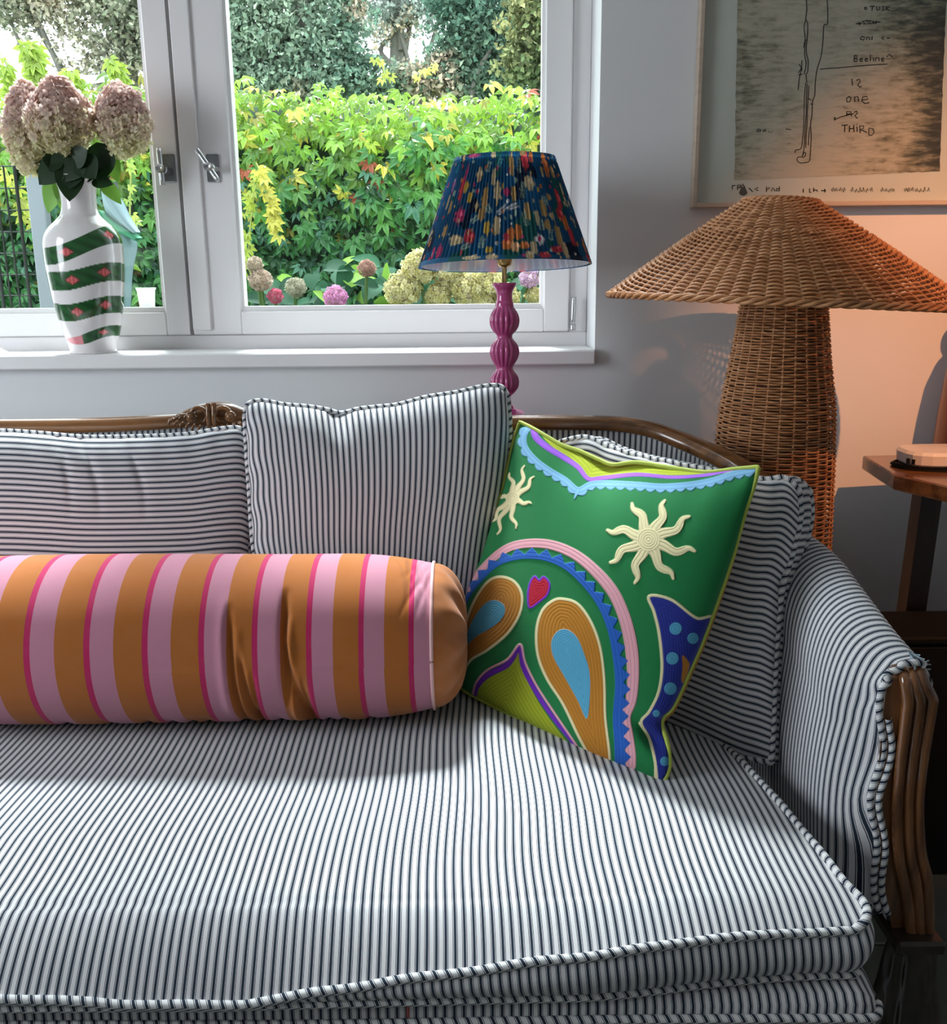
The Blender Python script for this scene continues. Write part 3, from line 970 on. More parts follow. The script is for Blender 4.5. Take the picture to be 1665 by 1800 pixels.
# theta: 0 = towards the camera, pi/2 = up
def fold(px, t0, t1, d, wd, lean=0.0):
    x0 = bx(px)
    tc = (TH + math.pi) % (2 * math.pi) - math.pi
    g_ = np.exp(-((XX - x0 - lean * (tc - (t0 + t1) / 2)) / wd) ** 2)
    f_ = np.clip((tc - t0) / .35, 0, 1) * np.clip((t1 - tc) / .35, 0, 1)
    return -d * g_ * f_
Rr += fold(404, -1.2, .75, .010, .006, -.006) + fold(424, -1.3, .35, .011, .005, -.010) + fold(436, -1.3, .0, .006, .004, .004)
Rr += fold(498, -.6, .95, .013, .006, -.002) + fold(516, -1.3, .3, .012, .006, -.018) + fold(530, -1.2, -.1, .008, .005, -.006)
Rr += -fold(415, -1.1, .5, .006, .006) - fold(507, -1.1, .6, .007, .006) - fold(389, -.9, .9, .003, .008)
for k in range(16):
    Rr += fold(rng.uniform(700, 755), rng.uniform(.5, 1.1), rng.uniform(1.2, 2.0), .0022, .004, rng.uniform(-.05, .05))
for px_ in (60, 150, 215, 262, 300, 330, 395, 470, 560, 590, 640):
    Rr += fold(px_, -1.9, -.75, .004, .007, rng.uniform(-.02, .02))
Yb = yc_b - Rr * np.cos(TH); Zb = zc_b + Rr * np.sin(TH)
Zb = np.maximum(Zb, SEAT_Z + .006 + .004 * np.abs(np.sin(XX * 40)))
# gentle dip of the left end and right end
Zb += -.006 * np.clip((XX + .05) / .4, 0, 1) * (Zb > .55)
phase = np.interp(XX, mx_, ph) + (XX > mx_[-1]) * (XX - mx_[-1]) / (mx_[-1] - mx_[-2])
phase = phase + .5 + .01 * snoise(XX * 4, TH, 4, 2, 2)
M_bol = new_mat('striped_cotton', rough=.85, spec=.15, sheen=.15)
q = NB(M_bol)
uvn = q.n('ShaderNodeSeparateXYZ'); q.l(q.coord('UV'), uvn.inputs[0])
x = q.math('FRACT', q.math('ADD', uvn.outputs[0], 20))
PINK = (.47, .195, .27); ORG = (.38, .112, .013); MAG = (.44, .005, .09)
c = q.ramp(x, [(0, ORG), (.447, MAG), (.553, PINK), (.96, ORG)], 'CONSTANT')
nz = q.noise(40, 4, q.coord('Object'))
c2 = q.mix(q.math('MULTIPLY', nz, .07), c, (.7, .42, .33))
q.color(c2)
q.bump(q.noise(900, 2, q.coord('Object')), .15, .0008)
mk('bolster_body', np.stack([XX, Yb, Zb], -1).reshape(-1, 3), gridF(NXb, NAb, cv=True), M_bol, bol, uv=np.stack([phase, TH], -1).reshape(-1, 2))
M_org = new_mat('orange_cotton', ORG, .85, spec=.15, sheen=.15)
q = NB(M_org); q.color(q.mix(q.math('MULTIPLY', q.noise(40, 4, q.coord('Object')), .22), ORG, (.75, .45, .35)))
# domed end
ne = 26
E = np.zeros((ne, NAb, 3))
last = np.stack([XX[-1], Yb[-1], Zb[-1]], -1); cen = np.array([x_end, yc_b, zc_b - .004])
for k in range(ne):
    a = k / (ne - 1) * math.pi / 2
    r_ = math.cos(a) ** .8
    E[k] = cen + (last - cen) * r_
    E[k, :, 0] = x_end + .050 * math.sin(a) + .0035 * np.sin(th * 11) * math.sin(2 * a)
mk('end_cap', E.reshape(-1, 3), gridF(ne, NAb, cv=True), M_org, bol)
M_pinkpipe = new_mat('pale_pink_piping', (.72, .42, .42), .8)
V, F = tube(last + (last - cen) * .012, .0026, 8, closed=True)
mk('end_piping', V, F, M_pinkpipe, bol)

# ================================================================== EMBROIDERED CUSHION
def zc(L, ox=780, oy=700, s=2.5): return [(ox + a / s, oy + b / s) for a, b in L]
top_s = zc([(335, 104), (385, 128), (450, 165), (520, 205), (600, 232), (680, 268), (745, 292), (850, 282), (1000, 305), (1150, 325), (1280, 312), (1385, 302)])
right_s = zc([(1385, 302), (1362, 390), (1325, 500), (1275, 680), (1210, 870), (1140, 1060), (1080, 1200), (1010, 1352), (965, 1400), (960, 1440), (985, 1520), (992, 1620), (965, 1690)])
bot_s = zc([(35, 1225), (80, 1275), (150, 1318), (300, 1395), (450, 1470), (590, 1548), (700, 1600), (830, 1648), (890, 1690), (935, 1706), (965, 1690)])
left_s = zc([(335, 104), (300, 220), (265, 380), (205, 560), (170, 680), (110, 830), (75, 940), (45, 1080), (32, 1160), (35, 1225)])
aBL = PZ(794, 1192, .482); aBR = PZ(1158, 1376, .482)
aTL = P(912, 742, 1.565); aTR = P(1334, 822, 1.265)
e1 = (aBR - aBL) + (aTR - aTL); e2 = (aTL - aBL) + (aTR - aBR)
nP = np.cross(e1, e2); nP /= np.linalg.norm(nP)
if nP[1] > 0: nP = -nP
P0p = (aBL + aBR + aTL + aTR) / 4
N, Mv = 400, 470
S = coons(top_s, right_s, bot_s, left_s, N, Mv)
u = np.linspace(0, 1, N)[:, None] * np.ones((1, Mv)); v = np.linspace(0, 1, Mv)[None] * np.ones((N, 1))
zx = (S[..., 0] - 780) * 2.5; zy = (S[..., 1] - 700) * 2.5

def seg_dist(pts, X, Y):
    """distance to polyline, arclength at the nearest point, signed side"""
    best = np.full(X.shape, 1e9); arcs = np.zeros(X.shape); side = np.zeros(X.shape); acc = 0
    for (x0, y0), (x1, y1) in zip(pts[:-1], pts[1:]):
        dx, dy = x1 - x0, y1 - y0; L = math.hypot(dx, dy) + 1e-9
        t = np.clip(((X - x0) * dx + (Y - y0) * dy) / L ** 2, 0, 1)
        d = np.hypot(X - x0 - t * dx, Y - y0 - t * dy)
        k = d < best
        best = np.where(k, d, best); arcs = np.where(k, acc + t * L, arcs)
        side = np.where(k, np.sign((X - x0) * dy - (Y - y0) * dx), side)
        acc += L
    return best, arcs / acc, side, arcs
def inside(poly, X, Y):
    r_ = np.zeros(X.shape, bool); n_ = len(poly)
    for i in range(n_):
        x0, y0 = poly[i]; x1, y1 = poly[(i + 1) % n_]
        c_ = ((y0 > Y) != (y1 > Y)) & (X < (x1 - x0) * (Y - y0) / ((y1 - y0) + 1e-9) + x0)
        r_ ^= c_
    return r_
GREEN = np.array([.012, .165, .048]); YG = np.array([.36, .42, .018]); PUR = np.array([.20, .065, .42]); LBL = np.array([.17, .36, .56])
CREAM = np.array([.70, .62, .36]); PNK = np.array([.68, .33, .38]); BLU = np.array([.018, .10, .42]); ORA = np.array([.42, .17, .018]); SKY = np.array([.085, .33, .50])
NAVY = np.array([.018, .028, .22]); RED = np.array([.42, .008, .03]); DPU = np.array([.115, .015, .33])
C = np.ones(zx.shape + (3,)) * GREEN
Hh = np.zeros(zx.shape)
AA = 2.2
def lay(cov, color, h=.0010, stitch=None, per=14):
    global C, Hh
    cov = np.clip(cov, 0, 1)[..., None]
    cc_ = np.ones_like(C) * color
    if stitch is not None:
        s_ = np.sin(stitch * 2 * np.pi / per)
        cc_ = cc_ * (1 + .13 * s_[..., None])
        hh = h + .00018 * s_
    else:
        hh = h
    C = C * (1 - cov) + cc_ * cov
    Hh = Hh * (1 - cov[..., 0]) + hh * cov[..., 0]
def stroke(pts, wdt, color, h=.001, zig=None, st=True, n=90):
    p = catmull(pts, n)
    d, f_, sd, al = seg_dist(p, zx, zy)
    w_ = np.interp(f_, np.linspace(0, 1, len(wdt)), wdt) / 2 if isinstance(wdt, (list, tuple)) else wdt / 2
    if zig: w_ = w_ + np.where(sd * zig[2] > 0, zig[0] * ((np.abs(np.sin(al / zig[1] * np.pi)) * 2 - 1) if len(zig) > 3 else (np.abs(((al / zig[1]) % 1) * 2 - 1) * 2 - 1)), 0)
    lay((w_ - d) / AA + .5, color, h, d if st else None, 12)
def fillp(pts, color, h=.001, border=None, bw=9, st=True, n=90, per=14, smooth=True):
    p = catmull(pts, n, closed=True) if smooth else np.array(pts, float)
    ins = inside([tuple(t) for t in p], zx, zy)
    d, _, _, _ = seg_dist(np.concatenate([p, p[:1]]), zx, zy)
    sd = np.where(ins, d, -d)
    if border is not None: lay((sd + bw / 2) / AA + .5, border, h)
    lay((sd - (bw / 2 if border is not None else 0)) / AA + .5, color, h, d if st else None, per)
# top chevron
fillp([(405, 60), (425, 150), (480, 215), (560, 265), (610, 315), (638, 350), (700, 345), (850, 330), (1000, 338), (1150, 330), (1290, 300), (1290, 60)], YG, per=16)
stroke([(395, 120), (405, 170), (455, 215), (525, 258), (590, 302), (636, 354), (700, 350), (850, 335), (1000, 347), (1150, 338), (1290, 308)], [30, 26, 20, 18, 16, 14, 12], PUR * 1.5)
lb = [(365, 130), (348, 170), (355, 220), (400, 275), (460, 320), (530, 362), (590, 408), (650, 382), (720, 378), (850, 384), (960, 392), (1080, 384), (1180, 366), (1270, 338), (1365, 318)]
stroke(lb, 34, LBL, zig=(7, 44, -1, 1), n=160)
stroke([(590, 405), (575, 443)], [22, 4], LBL, n=8)
# suns
def sun(cx, cy, tips, rad, w0):
    for tx, ty in tips:
        dx, dy = tx - cx, ty - cy; L = math.hypot(dx, dy); nx_, ny_ = -dy / L, dx / L
        k = L * .11
        stroke([(cx, cy), (cx + dx * .33 + nx_ * k * .3, cy + dy * .33 + ny_ * k * .3), (cx + dx * .62 + nx_ * k, cy + dy * .62 + ny_ * k), (cx + dx * .85 - nx_ * k * .2, cy + dy * .85 - ny_ * k * .2), (tx, ty)], [w0 * 1.3, w0, w0 * .72, w0 * .62, w0 * .25], CREAM, .0014, n=24)
    fillp([(cx + rad * math.cos(t), cy + rad * math.sin(t)) for t in np.linspace(0, 6.28, 13)[:-1]], CREAM, .0016, n=40, per=11)
sun(303, 440, [(355, 297), (397, 345), (385, 462), (318, 572), (236, 597), (213, 542), (243, 434), (289, 330)], 30, 26)
sun(900, 622, [(828, 463), (972, 450), (1080, 520), (1104, 672), (1010, 792), (841, 812), (733, 722), (720, 580)], 50, 52)
# arch
stroke([(60, 960), (95, 868), (130, 800), (185, 733), (265, 667), (350, 640), (460, 642), (565, 680), (655, 748), (740, 845), (792, 955), (822, 1075), (833, 1200), (825, 1320), (800, 1400), (812, 1480), (822, 1560), (822, 1615)], [14, 26, 34, 40, 44, 50, 52, 56, 50, 44, 46], PNK, n=140)
stroke([(60, 985), (92, 895), (150, 802), (235, 722), (340, 690), (450, 697), (542, 737), (625, 812), (695, 905), (740, 1010), (765, 1120), (780, 1250), (772, 1400), (778, 1500), (782, 1615)], [14, 30, 34, 36, 38, 44, 52, 56, 58], BLU, .0013, zig=(15, 60, 1), n=160)
# teardrops
fillp([(240, 785), (305, 802), (343, 862), (335, 945), (280, 1035), (190, 1108), (120, 1150), (85, 1215), (72, 1290), (45, 1240), (60, 1120), (90, 1010), (130, 900), (185, 815)], ORA, border=CREAM, bw=11)
fillp([(228, 888), (266, 912), (262, 960), (215, 1005), (150, 1042), (95, 1085), (108, 1020), (140, 955), (185, 900)], SKY, .0015, per=10)
fillp([(525, 882), (590, 905), (648, 985), (688, 1095), (706, 1240), (710, 1400), (728, 1612), (655, 1585), (600, 1500), (525, 1345), (455, 1235), (414, 1130), (408, 1020), (432, 935), (480, 890)], ORA, border=CREAM, bw=11)
fillp([(540, 1016), (585, 1050), (618, 1125), (640, 1200), (643, 1300), (629, 1408), (590, 1330), (530, 1222), (482, 1135), (474, 1070), (500, 1025)], SKY, .0015, per=10)
# heart
fillp([(400, 783), (420, 800), (440, 785), (465, 815), (455, 862), (415, 898), (377, 920), (370, 865), (380, 810)], RED, border=DPU * 1.5, bw=8, per=10)
# lower leaf
fillp([(328, 1120), (348, 1195), (400, 1305), (470, 1415), (560, 1530), (620, 1600), (300, 1600), (120, 1380), (140, 1300), (185, 1240), (265, 1190)], YG * .85, per=15)
stroke([(130, 1330), (145, 1268), (195, 1215), (280, 1170), (334, 1095), (350, 1180), (400, 1280), (475, 1395), (590, 1545)], [24, 26, 26, 22, 20, 18, 8], DPU * 1.2)
stroke([(128, 1300), (145, 1245), (195, 1192), (280, 1148), (336, 1082), (360, 1165), (412, 1268), (485, 1380), (592, 1538)], 9, PNK)
# navy motif
fillp([(903, 870), (1000, 885), (1110, 965), (1200, 985), (1200, 1300), (1020, 1380), (1000, 1500), (1010, 1720), (938, 1720), (930, 1600), (905, 1500), (868, 1425), (905, 1375), (945, 1290), (960, 1180), (948, 1040), (925, 940)], NAVY, border=CREAM, bw=12, n=140, per=12)
fillp([(1050, 1130), (1080, 1165), (1075, 1200), (1060, 1250), (1045, 1240), (1050, 1180)], ORA, st=False)
for cx_, cy_, r_ in ((1020, 1012, 27), (1096, 1055, 24), (1006, 1143, 27), (997, 1276, 27), (935, 1385, 15), (972, 1595, 20)):
    fillp([(cx_ + r_ * math.cos(t), cy_ + r_ * math.sin(t)) for t in np.linspace(0, 6.28, 13)[:-1]], SKY * .9, .0015, n=30, per=12)
stroke([(862, 1428), (905, 1498), (930, 1600), (940, 1700)], 11, CREAM)
b = .062 * dome(u, v, 2.6, .62)
ed = np.minimum(np.minimum(u, 1 - u), np.minimum(v, 1 - v))
# sag along the top, folds near the lower right corner, ripples beneath the top edge
b = b - .020 * np.exp(-((u - .42) / .22) ** 2 - (v / .10) ** 2)
b = b - .016 * np.exp(-((u - .93) / .06) ** 2 - ((v - .86) / .035) ** 2)
b = b + .0022 * np.sin(u * 46 + 6 * v) * np.exp(-v * 16) * np.clip(ed * 30, 0, 1) + .004 * snoise(u * 4, v * 4, 31, 1.5, 2) * np.clip(ed * 10, 0, 1)
b = b + Hh * np.clip(ed * 60, 0, 1)
fr3 = PP(S[..., 0], S[..., 1], P0p, nP, b)
pl3 = PP(S[..., 0], S[..., 1], P0p, nP, 0.0)
pil = thing('embroidered_cushion', pl3[N // 2, -1], 'bright green cushion embroidered with suns, teardrops and a scalloped arch', 'cushion')
M_emb = vcol_mat('embroidered_wool', .85, .15, sheen=.1)
qq = NB(M_emb); qq.bump(qq.noise(700, 2, qq.coord('Object')), .2, .001)
mk('embroidered_front', fr3.reshape(-1, 3), gridF(N, Mv, flip=True), M_emb, pil, col=C.reshape(-1, 3))
st_ = 5
sub = pl3[::st_, ::st_] if False else pl3
bk = pl3 - nP * (.080 * dome(u, v, 2.6, .6))[..., None]
bk = bk[::7]; bk = np.concatenate([bk, (pl3 - nP * 0)[-1:]])
bk = bk[:, ::7]; 
bk = np.concatenate([bk, pl3[np.r_[0:N:7, N - 1], -1][:, None]], 1)
M_back = new_mat('ochre_backing', (.40, .20, .04), .85, spec=.15)
mk('plain_back', bk.reshape(-1, 3), gridF(bk.shape[0], bk.shape[1]), M_back, pil)
lp = np.concatenate([pl3[:, 0], pl3[-1, 1:], pl3[::-1, -1][1:], pl3[0, ::-1][1:]])
M_lime = new_mat('lime_piping', (.42, .50, .07), .7)
V, F = tube(resample(lp, 500, False)[:-1], .0033, 8, closed=True)
mk('lime_piping', V, F, M_lime, pil)
#@@PART4@@
# ================================================================== CONSOLE + PINK LAMP
LY = 1.86
lc = P(887, 600, LY); LX = float(lc[0])
def lz(py, px=887): return float(P(px, py, LY)[2])
CT = lz(752)
con = thing('console_table', (LX, 1.86, 0), 'low narrow console table behind the sofa under the pink lamp', 'table')
mk('table_top', *boxV((LX - .30, 1.745, CT - .03), (LX + .11, 1.965, CT), .003), M_wood_dark, con, smooth=False)
for dx in (-.28, .09):
    for dy in (1.765, 1.945):
        mk('leg', *boxV((LX + dx - .015, dy - .015, 0), (LX + dx + .015, dy + .015, CT - .03), .002), M_wood_dark, con, smooth=False)
lamp = thing('table_lamp', (LX, LY, CT), 'pink ribbed ceramic table lamp with pleated blue floral shade', 'lamp')
def pxr(r): return r * (LY * .972 + .02) / FPX
ld = []
ys = [497, 499, 503, 510, 518, 528, 533, 537, 541, 548, 556, 564, 574, 583, 588, 593, 598, 605, 613, 622, 632, 641, 646, 651, 657, 664, 672, 681, 690, 696, 700, 705, 709, 712, 714]
rs = [21, 21.5, 20.5, 15.5, 13.5, 14, 16, 16, 17, 22.5, 26, 27, 25.5, 20, 14.5, 13.5, 17, 23, 26.5, 26.5, 23, 17, 14.5, 16, 21, 25.5, 26.5, 25, 18, 11, 9, 8.5, 10.5, 14, 14.5]
rib = [0] * 8 + [.3, 1, 1, 1, 1, .6, 0, 0, .4, 1, 1, 1, 1, .5, 0, .4, 1, 1, 1, 1, .5, 0, 0, 0, 0, 0, 0]
t0 = np.linspace(0, len(ys) - 1, 190)
prof = np.stack([[pxr(np.interp(t, range(len(rs)), rs)) for t in t0], [lz(np.interp(t, range(len(ys)), ys)) for t in t0]], -1)
prof[:, 0] = np.convolve(np.pad(prof[:, 0], 2, 'edge'), np.ones(5) / 5, 'valid')
ribv = np.interp(t0, range(len(rib)), rib)
def rmod(i, a): return 1 - ribv[i] * .17 * (1 - np.abs(np.sin(a * 8 + .3)) ** .6)
V, F, _ = lathe(prof, 256, (LX, LY, 0), rmod)
M_pinkc = new_mat('pink_glazed_ceramic', (.42, .055, .19), .18, coat=.5)
mk('ribbed_base', V, F, M_pinkc, lamp)
# square stepped foot
fz = [(lz(712), .0165), (lz(716), .0165), (lz(717.5), .021), (lz(720), .021), (lz(727), .038), (lz(735), .043), (CT + .004, .046), (CT, .046)]
V = []
for z, h in fz:
    for sx, sy in ((-1, -1), (1, -1), (1, 1), (-1, 1)): V.append((LX + sx * h, LY + sy * h, z))
V = np.array(V); F = gridF(len(fz), 4, cv=True)
mk('square_foot', V, [F, np.array([[0, 3, 2, 1][::-1]])], M_pinkc, lamp, smooth=False)
V, F = join([tube(np.array([[LX, LY, lz(499)], [LX, LY, lz(440)]]), .0046, 14), (lambda t: (t[0], t[1]))(lathe([(.0, lz(469)), (.009, lz(469.5)), (.0135, lz(465)), (.0145, lz(458)), (.014, lz(440)), (0, lz(438))], 24, (LX, LY, 0)))])
mk('brass_stem', V, F, M_brass, lamp)
# shade
zs_t, zs_b = lz(278, 891), lz(468)
rt_, rb_ = pxr(83), pxr(148)
NP = 1440; NV = 150
tilt = .012
av = np.linspace(0, 2 * np.pi, NP, endpoint=False)
vv = np.linspace(0, 1, NV)
A_, V_ = np.meshgrid(av, vv, indexing='ij')
Rsh = rt_ + (rb_ - rt_) * V_
pleat = .0024 * (1 - np.abs(((A_ * 120 / (2 * np.pi) + .3 * np.sin(A_ * 7)) % 1) * 2 - 1) ** 1.5 * 2)
Rsh = Rsh + pleat * np.clip((V_ - .03) / .03, 0, 1) * np.clip((.965 - V_) / .02, 0, 1) + .0022 * ((V_ < .035) | (V_ > .955))
Xs = LX + .001 + Rsh * np.cos(A_); Ys_ = LY + Rsh * np.sin(A_); Zs = zs_t + (zs_b - zs_t) * V_ + tilt * (Rsh * np.cos(A_)) - .055 * Rsh * np.sin(A_) * V_
# floral print: painted over (arc, height) of the cloth. front is angle -pi/2
arcx = ((A_ + math.pi / 2 + math.pi) % (2 * math.pi) - math.pi)        # 0 at the front, + to the right
SX = arcx * .135; SY = (1 - V_) * (zs_t - zs_b)                          # metres on the cloth
hh_ = zs_t - zs_b
cols = np.ones(A_.shape + (3,)) * np.array([.010, .075, .165])
nse = snoise(SX * 60, SY * 25, 12, 1.5, 3)
cols *= (1 + .45 * nse)[..., None]
nz2 = snoise(SX * 50, SY * 22, 77, 1.6, 3)
cols = np.where((nz2 > .42)[..., None], np.array([.012, .09, .09]), cols)
cols = np.where((nz2 < -.5)[..., None], np.array([.008, .02, .045]), cols)
def blob(x, y, w_, h_, color, rot=0, soft=.35, pw=2, dapple=.5):
    global cols
    dx = (SX - x + math.pi * .135) % (2 * math.pi * .135) - math.pi * .135; dy = SY - y
    m_ = (abs(dx) < .05) & (abs(dy) < .06)
    if not m_.any(): return
    X_ = dx[m_]; Y_ = dy[m_]
    c_, s_ = math.cos(rot), math.sin(rot)
    p_, q_ = (X_ * c_ + Y_ * s_) / w_, (-X_ * s_ + Y_ * c_) / h_
    wob = .22 * np.sin(X_ * 900 + 3 * x * 1e3) + .18 * np.sin(Y_ * 500 + y * 1e3)
    d = np.abs(p_) ** pw + np.abs(q_) ** pw + wob
    cov = np.clip((1 - d) / soft, 0, 1)[:, None]
    cl = np.array(color) * (1 + dapple * .5 * np.sin(X_ * 1400 + y * 999)[:, None])
    cols[m_] = cols[m_] * (1 - cov) + cl * cov
CRM = (.50, .40, .24); TAN = (.42, .27, .11); RDS = (.48, .05, .07); ORS = (.52, .17, .05); PKS = (.45, .05, .14); LGR = (.30, .42, .34); YEL = (.50, .34, .07); WHT = (.60, .60, .58)
def zl(zx_, zy_):     # position read off the print: across the visible front, down the shade
    t = np.clip((zy_ - 90) / (985 - 90), .02, .98)
    half = 425 + (740 - 425) * t; cx_ = 862 - 12 * t
    a = math.asin(max(-.97, min(.97, (zx_ - cx_) / half)))
    return a * .135, (1 - t) * hh_
def branch(zx_, zy_, color, n=9, L=.022, ang=.6):
    x, y = zl(zx_, zy_)
    for k in range(n):
        s = k / n * L
        for sd in (-1, 1):
            blob(x + s * math.sin(ang) + sd * .0028 * math.cos(ang), y + s * math.cos(ang) - sd * .0028 * math.sin(ang), .0009, .0036, color, -ang + sd * .9 * -1, .8, 2, 0)
L_ = [(755, 110, .006, .006, CRM), (755, 300, .0045, .016, CRM), (640, 270, .007, .012, CRM), (900, 200, .006, .020, TAN), (1040, 350, .011, .012, CRM), (1010, 150, .008, .020, RDS), (1060, 130, .005, .010, ORS),
      (1180, 190, .009, .020, ORS), (1240, 240, .007, .010, TAN), (680, 480, .006, .026, TAN), (780, 420, .006, .020, CRM), (855, 425, .006, .007, PKS), (910, 440, .005, .013, TAN),
      (490, 380, .006, .024, RDS), (540, 240, .004, .016, PKS), (470, 600, .010, .016, PKS), (560, 450, .006, .010, YEL), (530, 360, .006, .010, YEL), (430, 800, .010, .010, CRM), (470, 810, .006, .006, CRM),
      (550, 790, .009, .011, RDS), (540, 745, .006, .006, RDS), (690, 720, .005, .014, YEL), (765, 700, .006, .018, CRM), (650, 600, .006, .014, TAN), (880, 770, .006, .012, ORS), (935, 760, .006, .013, ORS), (845, 860, .009, .009, ORS), (910, 880, .007, .009, (.6, .35, .18)), (985, 870, .007, .007, ORS),
      (840, 800, .005, .007, RDS), (1110, 820, .008, .010, WHT), (1060, 890, .005, .014, CRM), (1020, 950, .008, .006, CRM), (1150, 560, .006, .018, TAN), (1100, 640, .004, .014, CRM), (1220, 620, .006, .008, CRM), (1280, 470, .007, .020, RDS), (1290, 600, .008, .014, RDS), (1340, 680, .006, .014, ORS), (1385, 780, .006, .016, RDS),
      (1270, 800, .005, .026, TAN), (1320, 910, .004, .016, CRM), (1180, 700, .006, .010, TAN), (1330, 420, .004, .02, CRM), (1250, 900, .012, .006, RDS), (1140, 950, .010, .005, RDS), (720, 960, .008, .006, CRM), (700, 900, .006, .006, YEL), (560, 960, .012, .004, CRM), (300, 880, .006, .012, PKS),
      (220, 740, .006, .014, CRM), (250, 890, .005, .012, PKS), (350, 720, .004, .014, TAN), (400, 520, .004, .012, TAN), (430, 330, .004, .014, (.35, .15, .3)), (380, 470, .004, .012, CRM), (610, 530, .004, .010, CRM), (1015, 590, .006, .016, TAN), (930, 330, .003, .006, LGR), (1420, 650, .004, .014, CRM), (1500, 850, .005, .016, ORS), (1540, 960, .006, .012, RDS),
      (1195, 460, .006, .006, TAN), (1150, 250, .005, .008, TAN), (520, 110, .004, .008, TAN), (600, 90, .02, .003, PKS), (990, 80, .01, .003, TAN), (480, 150, .004, .012, (.02, .22, .3)), (460, 200, .004, .012, (.02, .22, .3))]
for zx_, zy_, a, b, c in L_:
    x, y = zl(zx_, zy_); blob(x, y, a * 1.15, b * 1.1, c, 0)
    if a >= .007: blob(x + .003, y + .003, a * .45, b * .45, tuple(min(1, q_ * 1.5 + .06) for q_ in c), .4)
for zx_, zy_, cl, L__, an in ((780, 600, WHT, .022, .9), (870, 560, WHT, .020, 1.2), (720, 590, LGR, .016, -.6), (790, 210, (.10, .34, .36), .018, .5), (980, 470, LGR, .03, .2), (1010, 700, LGR, .026, -.2), (640, 880, LGR, .018, .1), (1130, 740, LGR, .02, .0),
                           (1400, 560, LGR, .02, .2), (480, 880, LGR, .016, 1.1), (570, 660, LGR, .014, .9), (1180, 530, LGR, .02, -.3), (960, 260, LGR, .03, .1), (700, 250, LGR, .02, .3), (1200, 820, LGR, .02, .2)):
    branch(zx_, zy_, cl, 10, L__, an)
r2 = np.random.default_rng(3)
for k in range(260):       # the rest of the print round the back and small fillers
    x = r2.uniform(-math.pi, math.pi) * .135; y = r2.uniform(0, hh_)
    big = abs(x) > .135 * 1.45
    c = [CRM, TAN, RDS, ORS, PKS, LGR, YEL, WHT][r2.integers(8)]
    s = 1 if big else .35
    blob(x, y, r2.uniform(.004, .009) * s, r2.uniform(.007, .018) * s, c, r2.uniform(-.4, .4))
M_shade = vcol_mat('pleated_floral_cotton', .75, .2, transl=.3)
mk('lamp_shade', np.stack([Xs, Ys_, Zs], -1).reshape(-1, 3), gridF(NP, NV, cu=True), M_shade, lamp, col=cols.reshape(-1, 3))
# white lining
M_lin = new_mat('white_shade_lining', (.85, .84, .88), .8)
qn = NB(M_lin); t_ = qn.n('ShaderNodeBsdfTranslucent'); t_.inputs[0].default_value = (.8, .8, .9, 1); mxs = qn.n('ShaderNodeMixShader'); mxs.inputs[0].default_value = .4
qn.l(qn.b.outputs[0], mxs.inputs[1]); qn.l(t_.outputs[0], mxs.inputs[2]); qn.l(mxs.outputs[0], M_lin.node_tree.nodes['Material Output'].inputs[0])
a2 = np.linspace(0, 2 * np.pi, 480, endpoint=False); v2 = np.linspace(0.01, .995, 12)
A2, V2 = np.meshgrid(a2, v2, indexing='ij')
R2 = rt_ + (rb_ - rt_) * V2 - .0045 + .0012 * np.sin(A2 * 60)
mk('shade_lining', np.stack([LX + .001 + R2 * np.cos(A2), LY + R2 * np.sin(A2), zs_t + (zs_b - zs_t) * V2 + tilt * R2 * np.cos(A2) - .055 * R2 * np.sin(A2) * V2], -1).reshape(-1, 3), gridF(480, 12, cu=True, flip=True), M_lin, lamp)
# three-arm shade carrier
prt = []
for k in range(3):
    an = 2.1 * k + .5
    prt.append(tube(np.array([[LX, LY, zs_t - .012], [LX + (rt_ - .004) * math.cos(an), LY + (rt_ - .004) * math.sin(an), zs_t - .004]]), .0018, 6))
prt.append(tube(np.array([[LX, LY, lz(440)], [LX, LY, zs_t - .01]]), .003, 8))
V, F = join(prt); mk('shade_carrier', V, F, M_brass, lamp)

